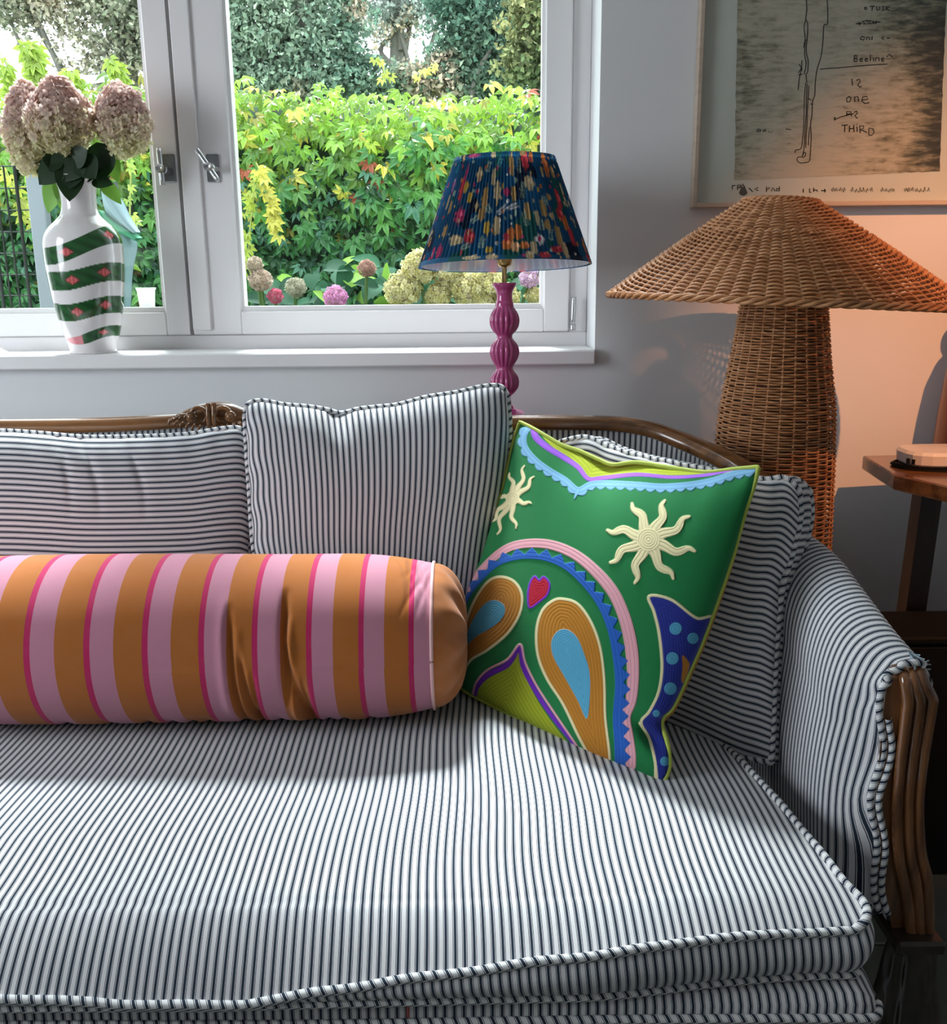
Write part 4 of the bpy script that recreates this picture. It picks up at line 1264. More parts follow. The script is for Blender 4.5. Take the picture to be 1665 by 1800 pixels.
# ================================================================== RATTAN LAMP
RY = 1.70
M_rat = new_mat('woven_rattan', (.42, .21, .10), .5, spec=.35)
q = NB(M_rat)
q.color(q.ramp(q.noise(24, 4, q.coord('Object', (1, 1, 6))), [(.25, (.24, .09, .032)), (.5, (.46, .20, .08)), (.75, (.60, .31, .15))]))
M_ratd = new_mat('rattan_shadow_core', (.07, .035, .018), .8)
def rz(px, py): return P(px, py, RY)
c_rim = rz(1378, 527); c_top = rz(1389, 346); RXc = float(c_rim[0]); 
ztop, zrim = float(c_top[2]), float(c_rim[2])
rr_rim = .301; rr_top = .063
ratl = thing('rattan_lamp', (RXc, RY, 0), 'large mushroom-shaped woven rattan floor lamp standing in the corner behind the sofa', 'lamp')
def rings(prof, nst, amp, rad, seg_per, k=5, noise=.0006, c=(RXc, RY), ph0=0, spiral=0.0):
    """prof: list of (r,z); each a woven ring, in and out round the stakes"""
    Vs, Fs, off = [], [], 0
    for i, (r, z, pr, pz) in enumerate(prof):
        ns = nst(i) if callable(nst) else nst
        n_ = int(ns / 2 * seg_per)
        a = np.linspace(0, 2 * np.pi, n_, endpoint=False)
        wv_ = amp * np.cos(a * ns / 2 + math.pi * (i % 2) + ph0)
        wob = noise * rng.normal(0, 1, n_); wob = np.convolve(np.concatenate([wob[-3:], wob, wob[:3]]), np.ones(7) / 7, 'valid') * 2
        R_ = r + wv_ * pr + wob * 0; Z_ = z + wv_ * pz + wob + spiral * np.sin(a * 3 + i)
        p = np.stack([c[0] + R_ * np.cos(a), c[1] + R_ * np.sin(a), Z_], -1)
        V, F = tube(p, rad, k, closed=True, cap=False)
        Vs.append(V); Fs.append(F[0] + off); off += len(V)
    return np.concatenate(Vs), np.concatenate(Fs)
# shade profile: gently convex cone
tS = np.linspace(0, 1, 62)
slope_n = np.array([ztop - zrim, rr_rim - rr_top]); slope_n /= np.linalg.norm(slope_n)
pr_ = []
for t in tS:
    r = rr_top + (rr_rim - rr_top) * t; z = ztop - (ztop - zrim) * t + .003 * math.sin(math.pi * t)
    pr_.append((r, z, slope_n[0], slope_n[1]))
def nst_s(i): return 36 if i < 22 else 72
TIP = lambda V: np.stack([V[:, 0] - .016 * np.clip((V[:, 2] - zrim) / (ztop - zrim), -.1, 1.1), V[:, 1], V[:, 2] - .05 * (V[:, 0] - RXc) - .004 * (V[:, 1] - RY) - .010 * np.clip((V[:, 2] - zrim) / (ztop - zrim), -.1, 1.1)], -1)
V, F = rings(pr_, nst_s, .0034, .0021, 10, 5, .0003)
o = mk('shade_weave', TIP(V), F, M_rat, ratl); o['kind'] = 'stuff'
prt = []
for k in range(72):
    a = 2 * math.pi * (k + .5) / 72
    st0 = 0 if k % 2 == 0 else 22
    pts = [(RXc + r * math.cos(a), RY + r * math.sin(a), z) for r, z, _, _ in pr_[st0::3]]
    prt.append(tube(np.array(pts), .0017, 5, cap=False))
V, F = join(prt); o = mk('shade_stakes', TIP(V), F, M_rat, ratl); o['kind'] = 'stuff'
def tip_(V, k=.05):
    V = np.array(V); t = np.clip((V[:, 2] - zrim) / (ztop - zrim), -.1, 1.1)
    V[:, 2] -= k * (V[:, 0] - RXc) + .004 * (V[:, 1] - RY) + .010 * t
    V[:, 0] -= .016 * t
    return V
def braid(r, z, rad, off, n, name, tw=36):
    a = np.linspace(0, 2 * np.pi, n, endpoint=False); prt = []
    for s in range(3):
        ph_ = a * tw + s * 2.094
        p = np.stack([RXc + (r + off * np.cos(ph_)) * np.cos(a), RY + (r + off * np.cos(ph_)) * np.sin(a), z + off * np.sin(ph_)], -1)
        prt.append(tube(p, rad, 6, closed=True, cap=False))
    V, F = join(prt); return mk(name, tip_(V), F, M_rat, ratl)
braid(rr_rim + .003, zrim - .004, .0032, .0038, 1400, 'rim_braid', 30)
braid(rr_top - .001, ztop + .002, .0028, .0028, 500, 'top_braid', 12)
V, F, _ = lathe([(.030, ztop - .004), (.030, ztop - .001), (.056, ztop - .001), (.056, ztop - .004), (.030, ztop - .004)], 40, (RXc, RY, 0))  # ring added inside the top to narrow the light passing through
mk('light_stop_ring', TIP(V), F, M_rat, ratl)
# column
def colr(z): return float(np.interp(z, [0, .25, .55, .80, .90, .99, 1.10, 1.2], [.118, .118, .112, .104, .098, .083, .069, .064]))
pc = []
z = 1.16; i = 0
while z > .60:
    pc.append((colr(z), z, 1, 0)); z -= .0046
V, F = rings(pc, 26, .0030, .0019, 8, 5, .0005)
o = mk('column_weave', V, F, M_rat, ratl); o['kind'] = 'stuff'
pc = []
while z > .004:
    pc.append((colr(z), z, 1, 0)); z -= .0075
V, F = rings(pc, 26, .0030, .0038, 8, 5, .0003)
o = mk('column_weave', V, F, M_rat, ratl); o['kind'] = 'stuff'
prt = []
for k in range(26):
    a = 2 * math.pi * (k + .5) / 26
    prt.append(tube(np.array([(RXc + colr(z) * math.cos(a), RY + colr(z) * math.sin(a), z) for z in np.linspace(1.16, .005, 30)]), .0018, 5, cap=False))
V, F = join(prt); o = mk('column_stakes', V, F, M_rat, ratl); o['kind'] = 'stuff'
V, F, _ = lathe([(colr(z) - .010, z) for z in np.linspace(.003, 1.14, 24)], 40, (RXc, RY, 0))  # dark core added so gaps in the weave read as shade
mk('column_shade_core', V, F, M_ratd, ratl)
M_bulb = new_mat('unlit_bulb_glass', (.85, .83, .8), .3)
V, F, _ = lathe([(.0, 1.245), (.012, 1.243), (.026, 1.225), (.030, 1.205), (.022, 1.175), (.014, 1.155), (.014, 1.13), (.0, 1.13)], 24, (RXc, RY, 0))
mk('bulb', V, F, M_bulb, ratl)

# ================================================================== FRAMED PRINT
fl_, fb_ = P(1219, 180, WY - .02), P(1217, 363, WY - .02)
FX0 = float(P(1220, 180, WY)[0]) ; FZ0 = float(P(1218, 366, WY)[2]); FX1 = FX0 + .70; FZ1 = FZ0 + .92
pic = thing('framed_print', ((FX0 + FX1) / 2, WY - .012, FZ0), 'framed print with scratched figure and handwritten words hanging on the wall', 'picture')
M_fr = wood_mat('pale_frame_wood', (.42, .33, .25), (.52, .42, .33), .5, (4, 4, 30), 0)
fw = .009
prt = [boxV((FX0, WY - .028, FZ0), (FX0 + fw, WY - .001, FZ1), .001), boxV((FX1 - fw, WY - .028, FZ0), (FX1, WY - .001, FZ1), .001),
       boxV((FX0 + fw, WY - .028, FZ0), (FX1 - fw, WY - .001, FZ0 + fw), .001), boxV((FX0 + fw, WY - .028, FZ1 - fw), (FX1 - fw, WY - .001, FZ1), .001)]
V, F = join(prt); mk('frame', V, F, M_fr, pic, smooth=False)
M_pap = new_mat('cream_paper', (.66, .60, .55), .8)
q = NB(M_pap); q.color(q.mix(q.noise(8, 4, q.coord('Object')), (.62, .56, .51), (.70, .64, .60)))
mk('paper', *boxV((FX0 + fw - .002, WY - .012, FZ0 + fw - .002), (FX1 - fw + .002, WY - .008, FZ1 - fw + .002)), M_pap, pic, smooth=False)
YPR = WY - .0125
def pr(px, py): return P(px, py, YPR)
quad = [pr(1291, 317), pr(1652, 301), pr(1664, 0), pr(1297, 0)]
ext = np.array([.0, 0, .24])
quad[2] = quad[1] + (quad[2] - quad[1]) * 1.9; quad[3] = quad[0] + (quad[3] - quad[0]) * 1.9
nU, nV = 60, 60
r3 = np.random.default_rng(5)
U_, W_ = np.meshgrid(np.linspace(0, 1, nU), np.linspace(0, 1, nV), indexing='ij')
Q = (1 - W_)[..., None] * ((1 - U_)[..., None] * quad[0] + U_[..., None] * quad[1]) + W_[..., None] * ((1 - U_)[..., None] * quad[3] + U_[..., None] * quad[2])
Q[0, :, 0] += r3.normal(0, .0007, nV); Q[-1, :, 0] += r3.normal(0, .0006, nV); Q[:, 0, 2] += r3.normal(0, .0004, nU)
M_print = new_mat('smeared_ink_print', rough=.85)
q = NB(M_print)
uvc = q.coord('UV')
mp = q.n('ShaderNodeMapping'); mp.inputs['Scale'].default_value = (4.5, 34, 1); q.l(uvc, mp.inputs[0])
n_a = q.noise(2.2, 8, mp.outputs[0], .68)
mp2 = q.n('ShaderNodeMapping'); mp2.inputs['Scale'].default_value = (1.8, 3.0, 1); mp2.inputs['Location'].default_value = (3.1, 1.7, 0); q.l(uvc, mp2.inputs[0])
n_b = q.noise(2.0, 6, mp2.outputs[0], .6)
mp3 = q.n('ShaderNodeMapping'); mp3.inputs['Scale'].default_value = (9, 9, 1); q.l(uvc, mp3.inputs[0])
n_c = q.noise(3.0, 6, mp3.outputs[0], .7)
su = q.n('ShaderNodeSeparateXYZ'); q.l(uvc, su.inputs[0])
edgeR = q.math('MULTIPLY', q.math('POWER', q.math('ABSOLUTE', q.math('SUBTRACT', su.outputs[0], .42)), 2.0), .75)
mixv = q.math('ADD', q.math('ADD', q.math('MULTIPLY', n_a, .62), q.math('MULTIPLY', n_b, .42)), q.math('SUBTRACT', edgeR, .08))
mixv = q.math('ADD', mixv, q.math('MULTIPLY', q.math('SUBTRACT', su.outputs[1], .35), .12))
base = q.ramp(mixv, [(.40, (.58, .47, .38)), (.50, (.46, .37, .285)), (.57, (.27, .22, .155)), (.66, (.07, .062, .048)), (.78, (.018, .018, .016))])
ink = q.math('MULTIPLY', q.math('GREATER_THAN', n_c, .66), q.math('GREATER_THAN', mixv, .49))
q.color(q.mix(q.math('MULTIPLY', ink, .7), base, (.02, .018, .016)))
mk('ink_print', Q.reshape(-1, 3), gridF(nU, nV), M_print, pic, smooth=False, uv=np.stack([U_, W_ * .8], -1).reshape(-1, 2))
def ribbon(pts, wd, Y=YPR - .0006):
    p = np.asarray([P(a, b, Y) for a, b in pts]); n_ = len(p)
    t = np.gradient(p, axis=0); t /= np.linalg.norm(t, axis=1)[:, None] + 1e-12
    s = np.stack([-t[:, 2], 0 * t[:, 0], t[:, 0]], -1) * wd / 2
    V = np.concatenate([p - s, p + s]); i = np.arange(n_ - 1)
    return V, np.stack([i, i + 1, n_ + i + 1, n_ + i], -1)
def zp(L): return [(1200 + a / 3.581, b / 3.581) for a, b in L]
M_ink = new_mat('black_ink', (.012, .011, .010), .7)
fig = [[(775, -60), (778, 0), (782, 60), (776, 120), (788, 150), (785, 240), (770, 260), (762, 300)], [(776, 120), (765, 170), (772, 250), (768, 340), (778, 400), (766, 470)],
       [(785, 240), (778, 320), (790, 380), (788, 450), (778, 470), (782, 520)], [(912, -60), (910, 0), (914, 60), (912, 150), (890, 160), (885, 250), (878, 320), (862, 390), (846, 440), (836, 520), (832, 600), (818, 640), (815, 720), (806, 780), (810, 860), (805, 960), (800, 1010), (780, 1022), (740, 1025), (722, 1010), (726, 990), (755, 985), (760, 960), (775, 965), (770, 985), (755, 995)],
       [(776, 520), (768, 600), (765, 700), (762, 800), (755, 880), (745, 935), (712, 945), (708, 962)], [(785, 530), (780, 620), (778, 720), (772, 800), (768, 880), (762, 960), (752, 990)],
       [(796, 540), (792, 600), (786, 700), (784, 780), (778, 860), (776, 930)], [(800, 800), (795, 860), (792, 915)], [(752, 380), (748, 440), (738, 480), (732, 520), (728, 565)], [(735, 405), (755, 440)], [(728, 460), (748, 430)], [(730, 470), (756, 468)],
       [(792, 620), (812, 630)], [(806, 652), (818, 660)], [(466, 820), (480, 814), (494, 822), (478, 828), (466, 822)], [(505, 816), (512, 828), (520, 814), (526, 828)], [(540, 828), (545, 832)], [(556, 832), (560, 836)], [(650, 812), (685, 816)], [(950, 745), (965, 740), (955, 756), (1000, 735), (1080, 715)], [(865, 435), (1000, 425), (1150, 412), (1290, 404)]]
words = [ # strokes of each word as read on the print
    [(1145, 48), (1150, 60), (1162, 58), (1158, 46), (1145, 48)], [(1178, 40), (1212, 40)], [(1196, 40), (1192, 68)], [(1222, 40), (1224, 64), (1240, 62), (1242, 40)], [(1254, 42), (1268, 40), (1262, 52), (1272, 62), (1254, 66)], [(1284, 40), (1282, 66)], [(1302, 40), (1284, 54), (1302, 66)],
    [(1092, 150), (1130, 146)], [(1110, 138), (1116, 160)], [(1128, 138), (1144, 132), (1140, 150), (1152, 150)], [(1150, 130), (1190, 132), (1168, 148), (1190, 150)], [(1200, 130), (1200, 152)], [(1220, 130), (1216, 152)], [(1200, 141), (1246, 138)],
    [(1124, 232), (1118, 246), (1140, 252), (1148, 234), (1126, 230)], [(1158, 250), (1160, 232), (1176, 236), (1178, 250)], [(1194, 228), (1192, 252)], [(1270, 230), (1252, 240), (1268, 250)], [(1284, 240), (1306, 240)],
    [(1082, 348), (1080, 388)], [(1080, 350), (1100, 352), (1098, 364), (1080, 368), (1102, 374), (1100, 386), (1080, 388)], [(1116, 378), (1136, 372), (1130, 364), (1116, 372), (1118, 386), (1136, 386)], [(1148, 376), (1168, 370), (1160, 364), (1148, 374), (1152, 386), (1168, 384)], [(1184, 344), (1182, 386)], [(1202, 362), (1204, 386)], [(1216, 386), (1216, 364), (1236, 364), (1238, 386)], [(1252, 376), (1270, 372), (1264, 362), (1252, 370), (1254, 384), (1270, 386)], [(1284, 360), (1304, 340), (1322, 362)],
    [(1066, 495), (1070, 538)], [(1094, 506), (1114, 498), (1118, 514), (1102, 534), (1118, 550), (1128, 544)],
    [(1050, 606), (1032, 620), (1036, 642), (1054, 640), (1060, 618), (1050, 606)], [(1084, 642), (1084, 610), (1104, 608), (1110, 640)], [(1130, 630), (1168, 624), (1160, 606), (1134, 612), (1128, 636), (1148, 652), (1176, 646)],
    [(1032, 732), (1034, 702), (1060, 704), (1064, 732)], [(1034, 718), (1062, 718)], [(1080, 706), (1098, 700), (1100, 714), (1084, 728), (1098, 744), (1104, 740)],
    [(1000, 790), (1042, 786)], [(1022, 788), (1020, 832)], [(1052, 790), (1050, 832)], [(1078, 786), (1080, 832)], [(1050, 812), (1080, 806)], [(1098, 796), (1100, 830)], [(1096, 782), (1100, 784)], [(1118, 838), (1116, 790), (1140, 794), (1140, 808), (1118, 814), (1160, 834)], [(1172, 848), (1174, 804), (1200, 812), (1206, 836), (1190, 852), (1172, 850)]]
prt = [ribbon(zp(catmull(f_, max(6, 5 * len(f_))).tolist()), .0017) for f_ in fig]
V, F = join(prt); mk('scratched_figure', V, F, M_ink, pic, smooth=False)
lines_ = [words[0:7], words[7:13], words[13:15], words[15:16], words[16:18], words[18:25], words[25:26], words[26:28], words[28:31], words[31:34], words[34:]]
for L0 in lines_:
    V, F = join([ribbon(zp(w_), .0021) for w_ in L0]); mk('handwritten_word', V, F, M_ink, pic, smooth=False)
# pencil line of writing on the lower margin
cap_ = []
for (x, y, gl_) in [(325, 1180, 'r'), (358, 1178, 'p'), (380, 1170, 'a'), (430, 1195, 'x'), (465, 1190, 'c'), (540, 1192, 'P'), (570, 1192, 'a'), (598, 1190, 'd'), (760, 1200, 'i'), (800, 1200, 't'), (838, 1196, 'h'), (885, 1200, '-')]:
    s = 12
    sh = {'r': [(-1, 1), (-1, -1), (.6, -1)], 'p': [(-1, 1.4), (-1, -1), (.6, -1), (.6, .1), (-1, .2)], 'a': [(-1, 1), (0, -1), (1, 1)], 'x': [(-1, -1), (1, 1)], 'c': [(1, -.8), (-1, 0), (1, .8)], 'P': [(-1, 1.4), (-1, -1.2), (1, -.8), (-1, .2)], 'd': [(1, -1.4), (1, 1), (-.8, .8), (-.6, -.2), (1, 0)], 'i': [(0, -1), (0, 1)], 't': [(0, -1.2), (0, 1), (1, .8)], 'h': [(-1, -1.2), (-1, 1), (-.9, 0), (.8, 0), (.8, 1)], '-': [(-1, 0), (1.5, 0), (.8, -1), (.9, 1)]}[gl_]
    cap_.append(ribbon(zp([(x + a * s, y + b * s) for a, b in sh]), .0022, WY - .0126))
for k in range(26):
    x = 945 + k * 24 + rng.uniform(-4, 4)
    if k in (4, 11, 12, 17, 18): continue
    s = 9
    cap_.append(ribbon(zp(catmull([(x - s, 1195 + rng.uniform(-12, 4)), (x - s * .3, 1195 + rng.uniform(6, 18)), (x + s * .3, 1190 + rng.uniform(-14, 0)), (x + s, 1200 + rng.uniform(0, 8))], 10).tolist()), .0009, WY - .0126))
for c0_, c1_ in ((0, 5), (5, 8), (8, 12), (12, 18), (18, 24), (24, len(cap_))):
    if cap_[c0_:c1_]:
        V, F = join(cap_[c0_:c1_]); mk('margin_word', V, F, M_ink, pic, smooth=False)
bl_ = [(1200 + (382 + 24 * math.cos(t) * (1 + .2 * math.sin(3 * t))) / 3.581, (1205 + 27 * math.sin(t)) / 3.581) for t in np.linspace(0, 6.28, 20)[:-1]]
bp = np.array([P(a, b, WY - .0127) for a, b in bl_]); bp = np.concatenate([bp, [bp.mean(0)]])
M_blot = new_mat('ink_blot', (.08, .075, .07), .8)
mk('ink_blot', bp, np.array([[19, i, (i + 1) % 19] for i in range(19)]), M_blot, pic, smooth=False)
M_glz = M_glass
mk('picture_glass', *boxV((FX0 + fw - .002, WY - .021, FZ0 + fw - .002), (FX1 - fw + .002, WY - .019, FZ1 - fw + .002)), M_glz, pic, smooth=False)

# ================================================================== SIDE TABLE, ROUTER, VASE, BOX
TZ = .762
side = thing('side_table', (1.05, 1.76, 0), 'dark wooden side table with thick angular top against the wall', 'table')
poly = [(.822, 1.966), (.800, 1.765), (.872, 1.60), (1.03, 1.52), (1.22, 1.56), (1.32, 1.72), (1.30, 1.90), (1.20, 1.985)]
def slab(poly, z0, z1, bev=.003):
    p = np.array(poly); c = p.mean(0); n_ = len(p)
    lay_ = [(z0, 1 - bev * 3), (z0 + bev, 1), (z1 - bev, 1), (z1, 1 - bev * 3)]
    V = np.concatenate([np.concatenate([c + (p - c) * s, np.full((n_, 1), z)], 1) for z, s in lay_])
    F = gridF(4, n_, cv=True)
    V = np.concatenate([V, [[c[0], c[1], z0], [c[0], c[1], z1]]])
    i = np.arange(n_); j = (i + 1) % n_
    T = np.concatenate([np.stack([np.full(n_, 4 * n_), j, i], -1), np.stack([np.full(n_, 4 * n_ + 1), 3 * n_ + i, 3 * n_ + j], -1)])
    return V, [F, T]
M_tab = wood_mat('live_wood_top', (.05, .02, .010), (.30, .13, .05), .22, (3, 14, 14), .5)
M_leg = wood_mat('dark_leg_wood', (.020, .008, .006), (.05, .02, .014), .4, (12, 12, 3), .1)
V, F = slab(poly, TZ - .030, TZ); mk('table_top', V, F, M_tab, side, smooth=False)
for (ax, ay, bx_, by_) in ((.885, 1.80, .855, 1.79), (1.22, 1.84, 1.25, 1.86), (1.03, 1.88, 1.03, 1.90)):
    V = []
    for z, x, y in ((TZ - .03, ax, ay), (0, bx_, by_)):
        for sx, sy in ((-1, -1), (1, -1), (1, 1), (-1, 1)): V.append((x + sx * .02, y + sy * .02, z))
    V = np.array(V)
    mk('leg', V, [gridF(2, 4, cv=True, flip=True), np.array([[4, 5, 6, 7]])], M_leg, side, smooth=False)
rc = (.936, 1.838)
rout = thing('wifi_router', (rc[0], rc[1], TZ), 'white faceted router on a black base on the side table', 'router')
def ell(rx, ry, n_=20, pw=2.6):
    t = np.linspace(0, 2 * np.pi, n_, endpoint=False) + .157
    return np.stack([rc[0] + rx * np.sign(np.cos(t)) * abs(np.cos(t)) ** (2 / pw), rc[1] + ry * np.sign(np.sin(t)) * abs(np.sin(t)) ** (2 / pw)], -1)
def loft(levels, n_=20, pw=2.6):
    V = np.concatenate([np.concatenate([ell(rx, ry, n_, pw), np.full((n_, 1), z)], 1) for rx, ry, z in levels])
    m = len(levels); V = np.concatenate([V, [[rc[0], rc[1], levels[0][2]], [rc[0] - .01, rc[1] - .005, levels[-1][2] + .004]]])
    i = np.arange(n_); j = (i + 1) % n_
    T = np.concatenate([np.stack([np.full(n_, m * n_), j, i], -1), np.stack([np.full(n_, m * n_ + 1), (m - 1) * n_ + i, (m - 1) * n_ + j], -1)])
    return V, [gridF(m, n_, cv=True), T]
M_rw = new_mat('white_plastic', (.72, .70, .72), .35)
V, F = loft([(.104, .064, TZ), (.108, .067, TZ + .004), (.102, .062, TZ + .008)], 32, 2.2); mk('router_base', V, F, M_black, rout)
V, F = loft([(.088, .056, TZ + .008), (.092, .060, TZ + .012), (.093, .061, TZ + .030), (.088, .056, TZ + .036)], 20, 3.2); mk('router_body', V, F, M_rw, rout, smooth=False)
for k in range(2):
    c = np.array([rc[0] - .091 + .006 * k, rc[1] - .028 - .010 * k, TZ + .017])
    mk('port', *boxV(c - (.002, .003, .005), c + (.002, .003, .005)), M_black, rout, smooth=False)
# turned wooden vessel at the edge of the picture
wv = thing('wooden_vase', (1.062, 1.943, TZ), 'reddish brown turned wooden vase with stepped neck on the side table', 'vase')
M_red = wood_mat('reddish_wood', (.16, .035, .012), (.30, .075, .03), .3, (6, 6, 2), .4)
zT = lambda py: float(P(1655, py, 1.93)[2])
V, F, _ = lathe([(0, TZ), (.094, TZ), (.096, TZ + .004), (.097, TZ + .03), (.094, TZ + .09), (.088, TZ + .16), (.080, TZ + .215), (.066, TZ + .252), (.056, TZ + .262), (.055, TZ + .266), (.050, TZ + .268), (.048, TZ + .30), (.055, TZ + .312), (.055, TZ + .316), (.045, TZ + .316), (.040, TZ + .28), (.0, TZ + .27)], 48, (1.062, 1.943, 0))
mk('vase_body', V, F, M_red, wv)
bx_ = thing('black_box', (.98, 1.66, 0), 'plain black storage box on the floor under the side table', 'box')
mk('box_body', *boxV((.70, 1.615, 0), (1.30, 1.75, .475), .006), M_black, bx_, smooth=False)
mk('box_lid', *boxV((.695, 1.610, .476), (1.305, 1.755, .492), .004), M_black, bx_, smooth=False)
o = mk('handle', *boxV((.955, 1.598, .20), (1.02, 1.612, .212), .002), M_steel_d, bx_, smooth=False)

# ceiling spotlight body
cs = thing('ceiling_spotlight', (1.08, .46, 3.1), 'small white ceiling spotlight aimed at the wall', 'lamp')
V, F, _ = lathe([(0, 3.1), (.04, 3.1), (.04, 3.085), (.008, 3.08), (.008, 2.35), (.03, 2.345), (.034, 2.295), (.030, 2.295), (.028, 2.33), (0, 2.335)], 24, (1.08, .46, 0))
mk('spot_housing', V, F, M_white, cs)
#@@PART5@@
# ================================================================== VASE + HYDRANGEAS
VY = 2.098
vb = P(159, 619, VY - .02); VX = float(vb[0]); VZ0 = sill_z
def vz(py, px=150): return float(P(px, py, VY)[2])
kk = (VY * .972 + .02) / FPX
prof_px = [(0, 624), (36, 624), (38.5, 621), (41, 610), (45, 596), (49.5, 580), (53, 562), (57, 540), (60, 515), (62.5, 490), (64.5, 465), (65, 448), (64.5, 432), (61, 418), (52, 404), (41, 393), (33, 384), (29.5, 374), (28.5, 362), (29, 348), (31.5, 332), (36, 322), (39.5, 316), (38.5, 315), (34, 324), (27, 348), (26, 372)]
pp = np.array([(r * kk, vz(y)) for r, y in prof_px])
pp[:, 1] = VZ0 + (pp[:, 1] - pp[0, 1])
pr2 = catmull(pp, 330)
pr2[:, 0] = np.maximum(pr2[:, 0], 0)
VXt = VX
V, F, (ii, aa) = lathe(pr2, 260, (VXt, VY, 0))
zz_ = V[:, 2]; ang = (aa + math.pi / 2 - .38 + math.pi) % (2 * math.pi) - math.pi
vc = np.ones((len(V), 3)) * np.array([.80, .76, .755])
zb_of = lambda py: VZ0 + (vz(py) - vz(624))
bands = [(437, 15.5, 22), (491, 16.5, 9), (546, 15.5, 7), (593, 10, 9)]
GV = np.array([.014, .085, .020])
for bi, (yc_, hw, sl) in enumerate(bands):
    zc_ = zb_of(yc_) + (abs(vz(400) - vz(500)) / 100) * (sl * np.sin(np.clip(ang, -1.57, 1.57)) + 3 * np.sin(ang * 3))
    # continue round the back joining the next band
    back = np.abs(ang) > 1.57
    zc_ = np.where(back, zc_ - .010 * np.sign(ang) * (np.abs(ang) - 1.57), zc_)
    hwm = hw * abs(vz(400) - vz(500)) / 100
    if bi == 3: hwm = hwm * np.clip((ang + 1.3) / 1.2, 0, 1) ** .5
    d = hwm - np.abs(zz_ - zc_)
    cov = np.clip(d / .0008, 0, 1)[:, None]
    tone = 1 + .5 * np.sin(ang * 9 + zz_ * 300)[:, None] * .5 + .3 * np.sin(ang * 31 + zz_ * 900)[:, None] * .4
    if bi == 3:
        pk = np.clip((-.35 - ang) / .05, 0, 1)[:, None]
        colr_ = GV * tone * (1 - pk) + np.array([.75, .25, .28]) * pk
    else: colr_ = GV * tone
    vc = vc * (1 - cov) + colr_ * cov
    for da in ((-.38, .48, 2.0, -1.9) if bi in (1, 2) else ((-.45, .75) if bi == 0 else (.40,))):
        zd = np.interp(da, np.linspace(-3.14, 3.14, 5), [0] * 5)
        z0_ = zb_of(yc_) + (abs(vz(400) - vz(500)) / 100) * (sl * math.sin(max(-1.57, min(1.57, da))) + 3 * math.sin(da * 3))
        e_ = np.abs(ang - da) / .24 + np.abs(zz_ - z0_) / (.0115 if bi < 3 else .008)
        cv2 = np.clip((1 - e_) / .12, 0, 1)[:, None]
        vc = vc * (1 - cv2) + np.array([.10, .02, .02]) * cv2
        e_ = np.abs(ang - da) / .20 + np.abs(zz_ - z0_) / (.0095 if bi < 3 else .0065)
        cv2 = np.clip((1 - e_) / .15, 0, 1)[:, None]
        vc = vc * (1 - cv2) + np.array([.62, .13, .13]) * (1 + .3 * np.sin(ang * 60))[:, None] * cv2
M_por = vcol_mat('glazed_porcelain', .12, .5, coat=.5)
vase = thing('flower_vase', (VXt, VY, VZ0), 'white porcelain vase with hand-painted green spiral band on the window sill', 'vase')
mk('vase_body', V, F, M_por, vase, col=vc)

def frame_from(nrm, roll=None):
    nrm = nrm / (np.linalg.norm(nrm, axis=-1, keepdims=True) + 1e-12)
    r_ = rng.normal(0, 1, nrm.shape) if roll is None else roll
    a = np.cross(nrm, r_); a /= np.linalg.norm(a, axis=-1, keepdims=True) + 1e-12
    b = np.cross(nrm, a)
    return np.stack([a, b, nrm], -1)        # columns

def instance(Vt, Ft, R, T, S, colors, shade=None):
    """R (N,3,3), T (N,3), S (N,), colors (N,3) -> big mesh"""
    N_ = len(T); k = len(Vt)
    V = np.einsum('nij,kj->nki', R, Vt) * np.asarray(S).reshape(-1, 1, 1) + T[:, None]
    F = (Ft[None] + (np.arange(N_) * k)[:, None, None]).reshape(-1, Ft.shape[1])
    C_ = np.repeat(colors[:, None], k, 1)
    if shade is not None: C_ = C_ * shade[None, :, None]
    return V.reshape(-1, 3), F, C_.reshape(-1, 3)

